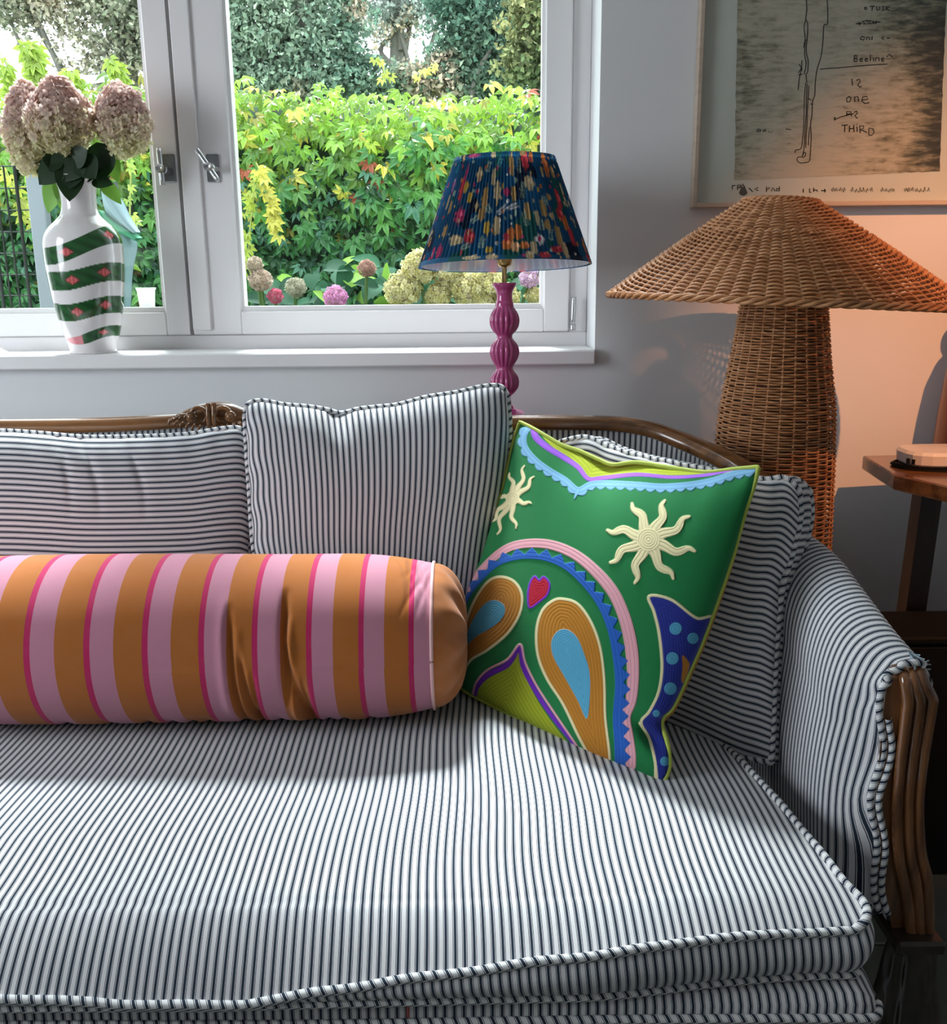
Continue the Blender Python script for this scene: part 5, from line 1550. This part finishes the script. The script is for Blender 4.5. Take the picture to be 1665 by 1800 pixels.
# floret: four rounded petals
def floret():
    V = []; F = []
    for p in range(4):
        a = p * math.pi / 2
        c, s = math.cos(a), math.sin(a)
        loc = [(0, 0, 0), (.32, -.30, .10), (.85, -.42, .16), (1.08, 0, .10), (.85, .42, .16), (.32, .30, .10)]
        b = len(V)
        for x, y, z in loc: V.append((x * c - y * s, x * s + y * c, z))
        F += [[b, b + 1, b + 2, b + 3], [b, b + 3, b + 4, b + 5]]
    return np.array(V, float), np.array(F)
FLV, FLF = floret()
FL_SH = np.tile([.6, .95, 1.0, 1.06, 1.0, .95], 4)  # petal bases darker: shading put into the colour
M_petal = vcol_mat('hydrangea_petals', .7, .2, transl=.58)
def bloom_mesh(c, rx, ry, rz_, n_, size, colf, seed=0, taper=.35):
    r_ = np.random.default_rng(seed)
    i = np.arange(n_) + .5
    ph = np.arccos(1 - 2 * i / n_); th_ = np.pi * (1 + 5 ** .5) * i
    d = np.stack([np.cos(th_) * np.sin(ph), np.sin(th_) * np.sin(ph), np.cos(ph)], -1)
    d += r_.normal(0, .06, d.shape); d /= np.linalg.norm(d, axis=1)[:, None]
    rad = r_.uniform(.86, 1.06, n_)[:, None]
    tp = 1 - taper * np.clip(d[:, 2:3], 0, 1)
    lump = 1 + .05 * np.sin(d[:, 0:1] * 7 + seed) + .05 * np.sin(d[:, 2:3] * 8 + seed)
    pos = d * rad * lump * np.array([rx, ry, rz_]) * np.concatenate([tp, tp, np.ones_like(tp)], 1)
    T = c + pos
    nrm = d / np.array([rx, ry, rz_]) ; nrm = nrm / np.linalg.norm(nrm, axis=1)[:, None] + r_.normal(0, .38, d.shape)
    R = frame_from(nrm)
    colors = colf(d, r_)
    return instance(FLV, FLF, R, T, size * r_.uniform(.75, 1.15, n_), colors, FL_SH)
def col_indoor(d, r_):
    t = np.clip((.25 - d[:, 2:3]) * .9 + r_.normal(0, .18, (len(d), 1)), 0, 1)
    c = np.array([.86, .64, .58]) * (1 - t) + np.array([.84, .80, .50]) * t
    return np.clip(c * r_.uniform(.8, 1.15, (len(d), 1)), 0, .9)
# heart-shaped leaf with folded midrib
def leaf_tmpl(L=1.0, w_=.33, n_=7, droop=.25, tooth=0.0):
    V = []; F = []
    for i in range(n_):
        t = i / (n_ - 1)
        hw = w_ * math.sin(math.pi * t ** .75) ** .8 * (1 + tooth * (i % 2)) if 0 < i < n_ - 1 else .0
        z = -droop * t * t
        V += [(-hw, t * L, z + .12 * hw * 2), (0, t * L, z - .03), (hw, t * L, z + .12 * hw * 2)]
    for i in range(n_ - 1):
        a = 3 * i
        F += [[a, a + 1, a + 4, a + 3], [a + 1, a + 2, a + 5, a + 4]]
    return np.array(V, float), np.array(F)
M_leaf_d = vcol_mat('hydrangea_leaves', .45, .4, transl=.30)
M_core = new_mat('flower_head_core', (.30, .24, .16), .9)
M_stem = new_mat('green_stem', (.06, .12, .025), .6)
vtop = np.array([VXt, VY, VZ0 + (vz(316) - vz(624))])
spec = [(106, 205, 2.070, 54, 60, 'cream-pink hydrangea, the large middle bloom in the vase', 1),
        (52, 226, 2.125, 42, 72, 'cream-pink hydrangea, half hidden behind the middle bloom', 2),
        (214, 210, 2.095, 46, 56, 'cream-pink hydrangea with round bloom nearest the window handles', 3)]
LV, LF = leaf_tmpl(1, .34, 9, .35)
for px_, py_, Y_, rx_, rz__, lab, sd in spec:
    c = P(px_, py_, Y_)
    k_ = (Y_ * .972) / FPX
    root = thing('cut_hydrangea', (VXt, VY, VZ0 + .01), lab, 'flower', 'hydrangeas in the vase')
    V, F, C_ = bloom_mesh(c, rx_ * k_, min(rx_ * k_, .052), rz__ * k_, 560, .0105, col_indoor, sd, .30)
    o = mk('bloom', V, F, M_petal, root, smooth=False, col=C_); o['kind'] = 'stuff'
    v_, f_, _ = lathe([(0.001, -1), (.6, -.8), (.95, -.2), (.85, .4), (.5, .85), (0.001, 1)], 20)
    v_ = v_ * np.array([rx_ * k_, .05, rz__ * k_]) * .80 + c
    mk('bloom_core', v_, f_, M_core, o)
    neck = vtop + np.array([.010 * (sd - 2), 0, -.02])
    V, F = tube(catmull([c + (0, 0, -rz__ * k_ * .7), (c + neck) / 2 + (.004, 0, -.01), neck, vtop + np.array([0, 0, -.20])], 24), .0032, 8)
    mk('stem', V, F, M_stem, root)
    leaves = {1: [((124, 284), (121, 352), .36, 0), ((112, 280), (66, 322), .40, 0), ((100, 278), (88, 300), .55, 0), ((140, 275), (165, 312), .5, 0), ((125, 285), (150, 262), .5, 0), ((128, 290), (120, 330), .5, 0), ((95, 285), (75, 278), .6, 0), ((130, 270), (105, 318), .6, 0)],
              2: [((105, 300), (80, 372), .28, 1), ((112, 305), (98, 348), .3, 1), ((60, 290), (92, 282), .5, 0), ((110, 330), (108, 372), .22, 1)],
              3: [((190, 262), (172, 318), .36, 0), ((190, 268), (206, 318), .28, 1), ((175, 312), (212, 356), .22, 1), ((170, 250), (183, 298), .42, 0), ((160, 315), (196, 322), .3, 0), ((165, 275), (150, 318), .5, 0)]}[sd]
    for (a0, b0), (a1, b1), wf_, lit in leaves:
        yl = Y_ - .018 if not lit else 2.10
        A0 = P(a0, b0, yl + .006); A1 = P(a1, b1, yl - .012)
        d = A1 - A0; L = np.linalg.norm(d); d /= L
        nrm = np.array([.15 * rng.normal(), -1, .25]); nrm -= nrm @ d * d; nrm /= np.linalg.norm(nrm)
        s = np.cross(d, nrm)
        R = np.stack([s, d, nrm], -1)
        v_ = (LV * np.array([wf_ / .34, 1, .35])) @ R.T * L + A0
        cl = np.array([.008, .028, .006]) if not lit else np.array([.12, .26, .035])  # light put into colour: lit leaves bright green, shaded ones near black
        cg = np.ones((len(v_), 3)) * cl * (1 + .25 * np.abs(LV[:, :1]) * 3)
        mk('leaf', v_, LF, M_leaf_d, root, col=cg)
# small white folded thing at the left end of the sill
wd_ = thing('paper_card', tuple(P(2, 622, 2.08)), 'small white folded card lying on the sill at the photo edge', 'card')
a, b, c, d_ = P(-60, 600, 2.10), P(22, 624, 2.06), P(-50, 622, 2.05), P(-8, 606, 2.12)
a[2] = sill_z + .022; b[2] = sill_z + .001; c[2] = sill_z + .001; d_[2] = sill_z + .016
V = np.array([a, c, b, d_, a + (0, .004, -.012), c + (0, .004, 0), b + (0, .004, 0), d_ + (0, .006, -.012)])
mk('card_sheet', V, np.array([[0, 1, 2, 3], [4, 7, 6, 5], [0, 4, 5, 1], [1, 5, 6, 2], [2, 6, 7, 3], [3, 7, 4, 0]]), new_mat('white_card', (.85, .85, .85), .6), wd_, smooth=False)

# ================================================================== GARDEN
M_lawn = new_mat('garden_soil_and_grass', (.05, .09, .03), .95)
q = NB(M_lawn); q.color(q.mix(q.noise(6, 5, q.coord('Object')), (.035, .06, .02), (.10, .17, .04)))
struct('ground', [boxV((-14, 2.41, -.25), (14, 24, -.12))], M_lawn)
M_leaf = vcol_mat('vine_leaves', .38, .5, transl=.32)
HY = 5.1
# five-part vine leaf
def palmate():
    V = []; F = []
    for k, (an, L) in enumerate(((-1.55, .66), (-.78, .9), (0, 1.02), (.78, .9), (1.55, .66))):
        b = len(V); c, s = math.cos(an), math.sin(an)
        for (x, y, z) in ((0, .12, 0), (-.19 * L, .42 * L, .05), (0, .45 * L, -.03), (.19 * L, .42 * L, .05), (-.17 * L, .70 * L, -.03), (0, .72 * L, -.11), (.17 * L, .70 * L, -.03), (0, 1.05 * L, -.30 * L)):
            V.append((x * c + y * s, -x * s + y * c, z))
        F += [[b, b + 2, b + 1], [b, b + 3, b + 2], [b + 1, b + 2, b + 5], [b + 1, b + 5, b + 4], [b + 2, b + 3, b + 6], [b + 2, b + 6, b + 5], [b + 4, b + 5, b + 7], [b + 5, b + 6, b + 7]]
    return np.array(V, float), np.array(F)
PV, PF = palmate()
PSH = np.tile([.75, 1.05, .78, 1.05, 1.08, .85, 1.08, 1.05], 5)
def htop(x):     # crest height of the hedge along x
    px_ = 832 + x / HY * FPX / .98
    py_ = np.interp(px_, [-600, -50, 20, 60, 120, 200, 260, 400, 430, 500, 620, 700, 800, 900, 1000, 1300], [200, 175, 195, 175, 120, 135, 120, 118, 120, 150, 142, 160, 168, 150, 165, 150])
    return 1.12 + np.tan(PITCH * -1 + np.arctan((900 - py_) / FPX)) * HY
hedge = thing('vine_hedge', (-.6, HY, -.12), 'tall garden fence overgrown with yellow-green five-fingered vine leaves', 'hedge')
def leaf_field(n_, x0, x1, zfun_top, z0, Y0, seed, size=(.050, .085), depth=.28, hole=None):
    r_ = np.random.default_rng(seed)
    x = r_.uniform(x0, x1, n_); tp = zfun_top(x)
    z = z0 + (tp - z0) * r_.uniform(0, 1, n_) ** .85
    lump = .16 * snoise(x, z, 41, 3.2, 2)
    y = Y0 - lump - r_.uniform(0, depth, n_) ** 1.3
    # top rolls back
    roll = np.clip((z - (tp - .25)) / .25, 0, 1); y = y + roll * r_.uniform(0, .5, n_)
    nrm = np.stack([r_.normal(0, .45, n_), -np.ones(n_) * .9, .45 + .9 * roll + r_.normal(0, .4, n_)], -1)
    down = np.stack([r_.normal(0, .9, n_), np.zeros(n_), -np.ones(n_)], -1)
    nrm /= np.linalg.norm(nrm, axis=1)[:, None]
    d = down - (down * nrm).sum(1)[:, None] * nrm; d /= np.linalg.norm(d, axis=1)[:, None]
    s = np.cross(d, nrm)
    R = np.stack([s, d, nrm], -1)
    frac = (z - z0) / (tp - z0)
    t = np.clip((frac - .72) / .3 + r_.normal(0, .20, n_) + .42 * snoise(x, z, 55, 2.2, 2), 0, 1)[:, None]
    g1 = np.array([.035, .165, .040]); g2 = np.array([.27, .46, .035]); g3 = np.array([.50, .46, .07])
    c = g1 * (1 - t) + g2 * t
    y3 = (r_.uniform(0, 1, n_) < .04 + .09 * t[:, 0])[:, None]
    c = np.where(y3, g3, c)
    rd = (r_.uniform(0, 1, n_) < .012)[:, None]
    c = np.where(rd, np.array([.42, .10, .05]), c)
    bl_ = (r_.uniform(0, 1, n_) < .18)[:, None]
    c = np.where(bl_ & (t < .4), np.array([.07, .20, .12]), c)
    c = c * r_.uniform(.5, 1.4, n_)[:, None]
    return np.stack([x, y, z], -1), R, r_.uniform(size[0], size[1], n_), c, y
T, R, S_, C_, yy_ = leaf_field(11800, -3.6, 3.0, htop, -.1, HY, 11)
# leave the darker hollows where inner shade shows
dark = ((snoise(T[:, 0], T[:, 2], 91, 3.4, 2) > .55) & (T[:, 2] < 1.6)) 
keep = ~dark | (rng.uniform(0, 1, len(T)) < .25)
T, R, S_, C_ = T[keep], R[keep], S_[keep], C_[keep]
order = np.argsort(T[:, 1]); vis = [i for i in order if T[i, 0] > -2.7 and T[i, 0] < .55 and T[i, 2] > .9][:290]
mask = np.ones(len(T), bool); mask[vis] = False
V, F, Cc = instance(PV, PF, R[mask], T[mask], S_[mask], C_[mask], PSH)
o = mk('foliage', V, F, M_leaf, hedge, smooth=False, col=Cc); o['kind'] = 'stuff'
# nearest leaves picked out one by one (six shared colour variants)
lm = []
pal = [(.05, .20, .04), (.10, .30, .05), (.22, .42, .04), (.40, .55, .05), (.62, .52, .07), (.08, .24, .14)]
for c in pal:
    o = mk('leaf', PV, PF, M_leaf, None, smooth=False, col=np.ones((len(PV), 3)) * np.array(c) * PSH[:, None])
    lm.append(o.data); bpy.data.objects.remove(o)
pc_ = np.array(pal)
hl = np.array(hedge.location)
for i in vis:
    k = int(np.argmin(((pc_ - C_[i]) ** 2).sum(1)))
    o = bpy.data.objects.new('leaf', lm[k]); COL.objects.link(o); o.parent = hedge
    M4 = np.eye(4); M4[:3, :3] = R[i] * S_[i] * 1.1; M4[:3, 3] = T[i] - hl
    o.matrix_local = Matrix(M4.tolist())
# inner mass of the hedge and its fence, shade put into its dark colour
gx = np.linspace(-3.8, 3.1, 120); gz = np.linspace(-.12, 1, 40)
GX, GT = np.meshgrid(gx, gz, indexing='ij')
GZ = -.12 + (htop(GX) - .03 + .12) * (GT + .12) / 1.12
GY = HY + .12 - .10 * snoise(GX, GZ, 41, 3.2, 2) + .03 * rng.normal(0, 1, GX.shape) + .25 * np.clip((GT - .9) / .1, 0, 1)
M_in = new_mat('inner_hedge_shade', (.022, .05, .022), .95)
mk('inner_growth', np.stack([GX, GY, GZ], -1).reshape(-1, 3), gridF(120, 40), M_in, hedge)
# trailing tendrils
def sprig(name, pts, n_, size, color, parent, rad=.004):
    p = catmull(pts, 30); V, F = tube(p, rad, 5)
    mk(name, V, F, new_mat('vine_stem', (.30, .34, .08), .6) if 'vine_stem' not in bpy.data.materials else bpy.data.materials['vine_stem'], parent)
    idx = np.linspace(2, 29, n_).astype(int)
    T = p[idx] + rng.normal(0, .012, (n_, 3)) + (0, -.02, 0)
    nrm = np.stack([rng.normal(0, .4, n_), -np.ones(n_), .3 + rng.normal(0, .3, n_)], -1); nrm /= np.linalg.norm(nrm, axis=1)[:, None]
    dn = np.stack([rng.normal(0, .8, n_), np.zeros(n_), -np.ones(n_)], -1); d = dn - (dn * nrm).sum(1)[:, None] * nrm; d /= np.linalg.norm(d, axis=1)[:, None]
    R = np.stack([np.cross(d, nrm), d, nrm], -1)
    V, F, Cc = instance(PV, PF, R, T, rng.uniform(.7, 1.2, n_) * size, np.array(color) * rng.uniform(.75, 1.25, (n_, 1)), PSH)
    o = mk('tendril_leaves', V, F, M_leaf, parent, smooth=False, col=Cc); o['kind'] = 'stuff'
sprig('tendril', [P(450, 285, 4.7), P(470, 330, 4.65), P(480, 370, 4.65), P(492, 405, 4.65)], 24, .05, (.50, .46, .07), hedge)
sprig('tendril', [P(448, 300, 4.7), P(446, 350, 4.66), P(440, 400, 4.66), P(436, 460, 4.66)], 16, .04, (.35, .42, .05), hedge)
sprig('tendril', [P(678, 140, 5.0), P(672, 115, 5.0), P(664, 100, 5.0)], 6, .035, (.45, .50, .08), hedge)
sprig('tendril', [P(728, 146, 5.0), P(748, 125, 5.0), P(765, 116, 5.0)], 7, .035, (.55, .50, .12), hedge)
sprig('tendril', [P(232, 260, 4.4), P(229, 340, 4.4), P(226, 400, 4.4), P(210, 425, 4.4)], 10, .035, (.40, .55, .10), hedge)
sprig('tendril', [P(10, 300, 4.4), P(40, 360, 4.4), P(70, 400, 4.4)], 8, .05, (.45, .50, .08), hedge)
# sprays of fresh growth above the crest
for px_, py_, n_, s_ in ((60, 85, 26, .07), (205, 110, 26, .065), (130, 130, 22, .06), (15, 110, 16, .06)):
    b = P(px_, py_ + 60, 5.0)
    sprig('shoot', [b, P(px_ + 6, py_ + 25, 5.0), P(px_ - 8, py_ - 5, 4.95)], n_, s_, (.30, .42, .05), hedge)

# trees beyond the hedge
M_far = vcol_mat('tree_leaves', .8, .2, transl=.30)
M_bark = new_mat('grey_bark', (.13, .12, .10), .9)
LT_V = np.array([(0, 0, 0), (-.30, .5, .06), (0, 1, -.1), (.30, .5, .06)], float); LT_F = np.array([[0, 3, 2, 1]])
def tree(px_, Y, label, blobs, n_, color, color2, seed, trunk_px, lf=.12):
    r_ = np.random.default_rng(seed)
    base = P(trunk_px, 300, Y); base[2] = -.12
    root = thing('tree', base, label, 'tree')
    Ts = []; Ns = []
    wts = np.array([b[2] * b[3] for b in blobs], float); wts /= wts.sum()
    for (bx1, by1, rx1, ry1), w_ in zip(blobs, wts):
        k = int(n_ * 1.55 * w_); c = P(bx1, by1, Y); s = Y / FPX
        d = r_.normal(0, 1, (k, 3)); d /= np.linalg.norm(d, axis=1)[:, None]
        d *= r_.uniform(.35, 1.05, (k, 1)) ** .6
        cl = 1 + .4 * np.sin(d[:, :1] * 9 + seed) * np.sin(d[:, 2:] * 9)
        Ts.append(c + d * cl * np.array([rx1 * s, max(rx1, ry1) * s * .7, ry1 * s]))
        Ns.append(d)
    T = np.concatenate(Ts); N_ = np.concatenate(Ns); kN = len(T)
    R = frame_from(N_ + r_.normal(0, .8, N_.shape))
    t = np.clip(.5 + .5 * snoise(T[:, 0], T[:, 2], seed + 3, 2.5, 2) + r_.normal(0, .15, kN), 0, 1)[:, None]
    tan_ = np.clip((snoise(T[:, 0], T[:, 2] * 1.3, seed + 9, 3.4, 3) - .35) / .2, 0, 1)[:, None] * (r_.uniform(0, 1, (kN, 1)) < .7)
    c = (np.array(color) * (1 - t) + np.array(color2) * t); c = (c * (1 - tan_) + np.array((.50, .40, .30)) * tan_) * r_.uniform(.45, 1.6, (kN, 1))
    V, F, Cc = instance(LT_V, LT_F, R, T, r_.uniform(.5, 1.3, kN) * lf * .62, c)
    o = mk('crown', V, F, M_far, root, smooth=False, col=Cc); o['kind'] = 'stuff'
    top = P(trunk_px + 5, -160, Y)
    prt = [tube(catmull([base, (base + top) / 2 + r_.normal(0, .1, 3), top], 20), np.linspace(.16, .06, 20), 10)]
    for k in range(9):
        f_ = r_.uniform(.35, .9); s0 = base * (1 - f_) + top * f_
        b_ = blobs[r_.integers(len(blobs))]; e0 = P(b_[0] + r_.uniform(-.5, .5) * b_[2], b_[1] - r_.uniform(0, .5) * b_[3], Y)
        prt.append(tube(catmull([s0, (s0 + e0) / 2 + r_.normal(0, .12, 3), e0], 12), np.linspace(.05, .012, 12), 6))
    V, F = join(prt); mk('trunk', V, F, M_bark, root)
G1, G2 = (.07, .16, .115), (.36, .43, .31)  # distance haze put into the pale leaf colours
tree(200, 10.5, 'grey-green tree with reddish tinges beyond the hedge, behind the vase', [(170, 10, 120, 80), (250, 60, 60, 60), (100, -30, 120, 50), (230, -20, 100, 60), (20, -50, 110, 60), (10, 20, 70, 30), (200, 130, 70, 40)], 10000, (.16, .22, .14), (.42, .36, .28), 21, 190, .10)
tree(480, 10, 'dense blue-green tree beyond the hedge, left of the sky gap', [(450, 70, 90, 60), (560, 90, 80, 50), (450, -10, 80, 50), (590, 15, 60, 45), (620, 118, 45, 26), (400, 100, 60, 60), (450, 150, 90, 30), (570, 150, 90, 30)], 13000, G1, G2, 22, 520, .10)
tree(860, 10, 'dense blue-green tree beyond the hedge, right of the sky gap', [(840, 65, 70, 50), (900, 100, 80, 50), (800, 0, 50, 35), (930, 20, 80, 60), (800, 110, 55, 35), (730, 135, 70, 22), (700, 155, 80, 25), (850, 150, 100, 30)], 12000, G1, (.20, .27, .18), 23, 850, .10)
tree(700, 12.5, 'pale hazy tree far behind, seen through the sky gap', [(690, 0, 60, 45), (730, 30, 60, 28), (650, 40, 60, 40), (760, -10, 60, 40)], 2600, (.20, .26, .22), (.32, .36, .32), 24, 700, .10)
tree(960, 9.0, 'leafy tree at the right window edge with yellow-tinged leaves', [(950, 30, 60, 60), (930, 110, 50, 40), (1000, 60, 60, 90)], 5000, (.10, .17, .07), (.38, .34, .16), 25, 985, .10)

# hydrangea shrubs below the window
def col_factory(a, b_):
    def f(d, r_):
        t = r_.uniform(0, 1, (len(d), 1)); c = np.array(a) * (1 - t) + np.array(b_) * t
        return np.clip(c * r_.uniform(.8, 1.2, (len(d), 1)), 0, .95)
    return f
M_bush = vcol_mat('shrub_leaves', .75, .2, transl=.3)
BV, BF = leaf_tmpl(1, .36, 7, .25)
def shrub(label, cx_px, heads, Y, x0, x1, ztop_py, nl, seed, ca, cb):
    r_ = np.random.default_rng(seed)
    base = P(cx_px, 540, Y); base[2] = -.12
    root = thing('hydrangea_shrub', base, label, 'shrub')
    xa, xb_ = P(x0, 500, Y)[0], P(x1, 500, Y)[0]; zt = P(cx_px, ztop_py, Y)[2]
    T = np.stack([r_.uniform(xa, xb_, nl), Y + r_.uniform(-.05, .35, nl), r_.uniform(.55, zt, nl)], -1)
    nrm = np.stack([r_.normal(0, .5, nl), -np.ones(nl) * .5, .7 + r_.normal(0, .3, nl)], -1)
    R = frame_from(nrm)
    c = np.array([.020, .085, .04]) * r_.uniform(.6, 1.5, (nl, 1))
    c[r_.uniform(0, 1, nl) < .12] = (.20, .38, .05)
    V, F, Cc = instance(BV, BF, R, T, r_.uniform(.07, .12, nl), c)
    o = mk('foliage', V, F, M_bush, root, col=Cc); o['kind'] = 'stuff'
    for k, (px_, py_, rp, *cc__) in enumerate(heads):
        ca_, cb_ = cc__ if cc__ else (ca, cb)
        c = P(px_, py_, Y - .10); s = rp * .88 * (Y - .1) / FPX
        V, F, Cc = bloom_mesh(c, s, s, s * .92, 260, s * .17, col_factory(ca_, cb_), seed + k, .1)
        h = mk('flower_head', V, F, M_petal, root, smooth=False, col=Cc)
        v_, f_, _ = lathe([(0.001, -1), (.7, -.7), (1, 0), (.7, .7), (0.001, 1)], 14)
        mk('head_core', v_ * s * .8 + c, f_, M_core, h)
        V, F = tube(catmull([c, (c * 2 + base) / 3 + (0, .1, 0), np.array([c[0], Y + .1, -.12])], 10), .006, 6)
        mk('stem', V, F, M_stem, root)
CY = ((.52, .47, .17), (.74, .68, .40))
shrub('hydrangea shrub with creamy yellow heads outside behind the lamp base', 790, [(738, 470, 34), (708, 508, 34), (788, 478, 30), (822, 505, 36), (862, 498, 32), (770, 520, 26), (845, 530, 26), (890, 522, 26), (932, 488, 20, (.62, .40, .60), (.75, .55, .68)), (940, 520, 18)], 3.35, 660, 960, 470, 260, 31, *CY)
shrub('hydrangea shrub with one mauve-pink head outside the window', 600, [(590, 522, 22, (.62, .22, .48), (.75, .38, .60)), (645, 472, 17, (.36, .20, .16), (.48, .28, .22))], 3.5, 540, 680, 468, 150, 32, *CY)
shrub('fading hydrangea shrub with beige and rose heads by the window mullion', 470, [(458, 492, 22, (.48, .36, .28), (.66, .52, .42)), (484, 520, 15, (.60, .10, .20), (.72, .22, .32)), (520, 505, 20, (.42, .42, .30), (.55, .52, .40)), (448, 465, 16, (.45, .36, .26), (.55, .46, .36))], 3.6, 425, 545, 480, 120, 33, *CY)

# trellis, post, bucket, hut and leaning cover on the left
tre = thing('wire_trellis', tuple(np.array([*P(30, 540, 4.3)[:2], -.12])), 'dark wire trellis in front of the vines, left of the vase', 'trellis')
M_wire = new_mat('dark_wire', (.02, .02, .02), .6)
xa, xb_ = float(P(-60, 400, 4.3)[0]), float(P(88, 400, 4.3)[0]); za, zb2 = -.12, float(P(30, 292, 4.3)[2])
for k in range(10):
    x = xa + (xb_ - xa) * k / 9
    V, F = tube(np.array([[x, 4.3, za], [x + .01 * math.sin(k), 4.3, zb2]]), .0045 if k % 3 else .008, 6)
    mk('upright', V, F, M_wire, tre)
for k in range(13):
    z = .55 + (zb2 - .55) * k / 12
    V, F = tube(np.array([[xa, 4.3, z], [xb_, 4.3, z]]), .003, 5)
    mk('wire', V, F, M_wire, tre)
M_zinc = new_mat('weathered_zinc', (.16, .18, .20), .5)
pst = thing('metal_post', tuple(np.array([*P(70, 400, 4.0)[:2], -.12])), 'pale grey metal post outside, left of the vase neck', 'post')
p0, p1 = P(60, 402, 4.0), P(78, 306, 4.0)
mk('post_body', *boxV((p0[0], 3.97, -.12), (p1[0], 4.02, p1[2]), .004), M_zinc, pst, smooth=False)
mk('post_cap', *boxV((p0[0] - .008, 3.96, p1[2]), (p1[0] + .008, 4.03, p1[2] + .018), .004), M_wire, pst, smooth=False)
bc = P(258, 527, 3.3)
bck = thing('white_bucket', (bc[0], 3.3, -.12), 'small white bucket outside the glass near the window corner', 'bucket')
r_b = .030
V, F, _ = lathe([(0, bc[2] - .03), (r_b * .8, bc[2] - .03), (r_b, bc[2] + .032), (r_b * 1.08, bc[2] + .034), (r_b * 1.08, bc[2] + .04), (r_b * .95, bc[2] + .04), (r_b * .75, bc[2] - .02), (0, bc[2] - .02)], 28, (bc[0], 3.3, 0))
mk('bucket_body', V, F, new_mat('white_bucket_plastic', (.85, .85, .83), .5), bck)
M_slate = new_mat('grey_concrete', (.35, .36, .34), .8)
mk('pedestal', *boxV((bc[0] - .08, 3.22, -.12), (bc[0] + .08, 3.38, bc[2] - .031), .004), M_slate, bck, smooth=False)
cov = thing('folded_parasol', tuple(np.array([*P(215, 430, 3.7)[:2], -.12])), 'folded pale grey-blue garden parasol with green stripe leaning outside behind the vase', 'parasol')
M_can = new_mat('pale_canvas', (.17, .25, .27), .85); M_cang = new_mat('green_canvas', (.05, .22, .12), .85)
def strip(pts0, pts1, Y, th_=.05, n_=20):
    a = resample([P(x, y, Y) for x, y in pts0], n_); b = resample([P(x, y, Y) for x, y in pts1], n_)
    m = 9; V = []
    for j in range(m):
        t = j / (m - 1); V.append(a * (1 - t) + b * t - np.array([0, th_ * math.sin(math.pi * t) + .008 * math.sin(t * 18), 0]))
    V = np.stack(V, 1); bk_ = V + np.array([0, .03, 0]); bk_[:, :, 1] = Y + .01
    return np.concatenate([V.reshape(-1, 3), bk_.reshape(-1, 3)]), [gridF(n_, m), gridF(n_, m, flip=True) + n_ * m]
V, F = strip([(180, 335), (186, 372), (212, 396), (240, 414)], [(194, 328), (214, 352), (230, 384), (246, 408)], 3.7); mk('canvas_panel', V, F, M_can, cov)
V, F = strip([(172, 372), (185, 400), (210, 410), (240, 425)], [(180, 370), (200, 385), (225, 400), (250, 418)], 3.69); mk('canvas_panel', V, F, M_cang, cov)
V, F = strip([(196, 405), (206, 450), (212, 490), (216, 560)], [(215, 402), (240, 425), (232, 480), (228, 560)], 3.72, .05); mk('canvas_panel', V, F, M_can, cov)
V, F = tube(np.array([P(200, 320, 3.76), [P(228, 500, 3.76)[0], 3.76, -.12]]), .014, 10); mk('parasol_pole', V, F, M_zinc, cov)
hut = thing('garden_hut', tuple(np.array([*P(20, 150, 7.5)[:2], -.12])), 'pale garden hut with white roof beyond the hedge at the left edge', 'hut')
M_hw = new_mat('white_roof', (.82, .84, .84), .7)
h0, h1 = P(-160, 190, 7.5), P(66, 140, 7.5)
mk('hut_wall', *boxV((h0[0], 7.5, -.12), (h1[0], 8.6, h0[2] + .06), .01), M_hw, hut, smooth=False)
ra = np.array([[h0[0] - .1, 7.35, h0[2] + .08], [h1[0] + .1, 7.35, h0[2] + .08], [h1[0] + .1, 8.7, h1[2] + .22], [h0[0] - .1, 8.7, h1[2] + .22]])
V = np.concatenate([ra, ra + (0, 0, .05)])
mk('roof', V, np.array([[0, 3, 2, 1], [4, 5, 6, 7], [0, 1, 5, 4], [1, 2, 6, 5], [2, 3, 7, 6], [3, 0, 4, 7]]), M_hw, hut, smooth=False)
mk('gutter', *boxV((h0[0] - .1, 7.31, h0[2] + .055), (h1[0] + .1, 7.36, h0[2] + .075)), M_wire, hut, smooth=False)
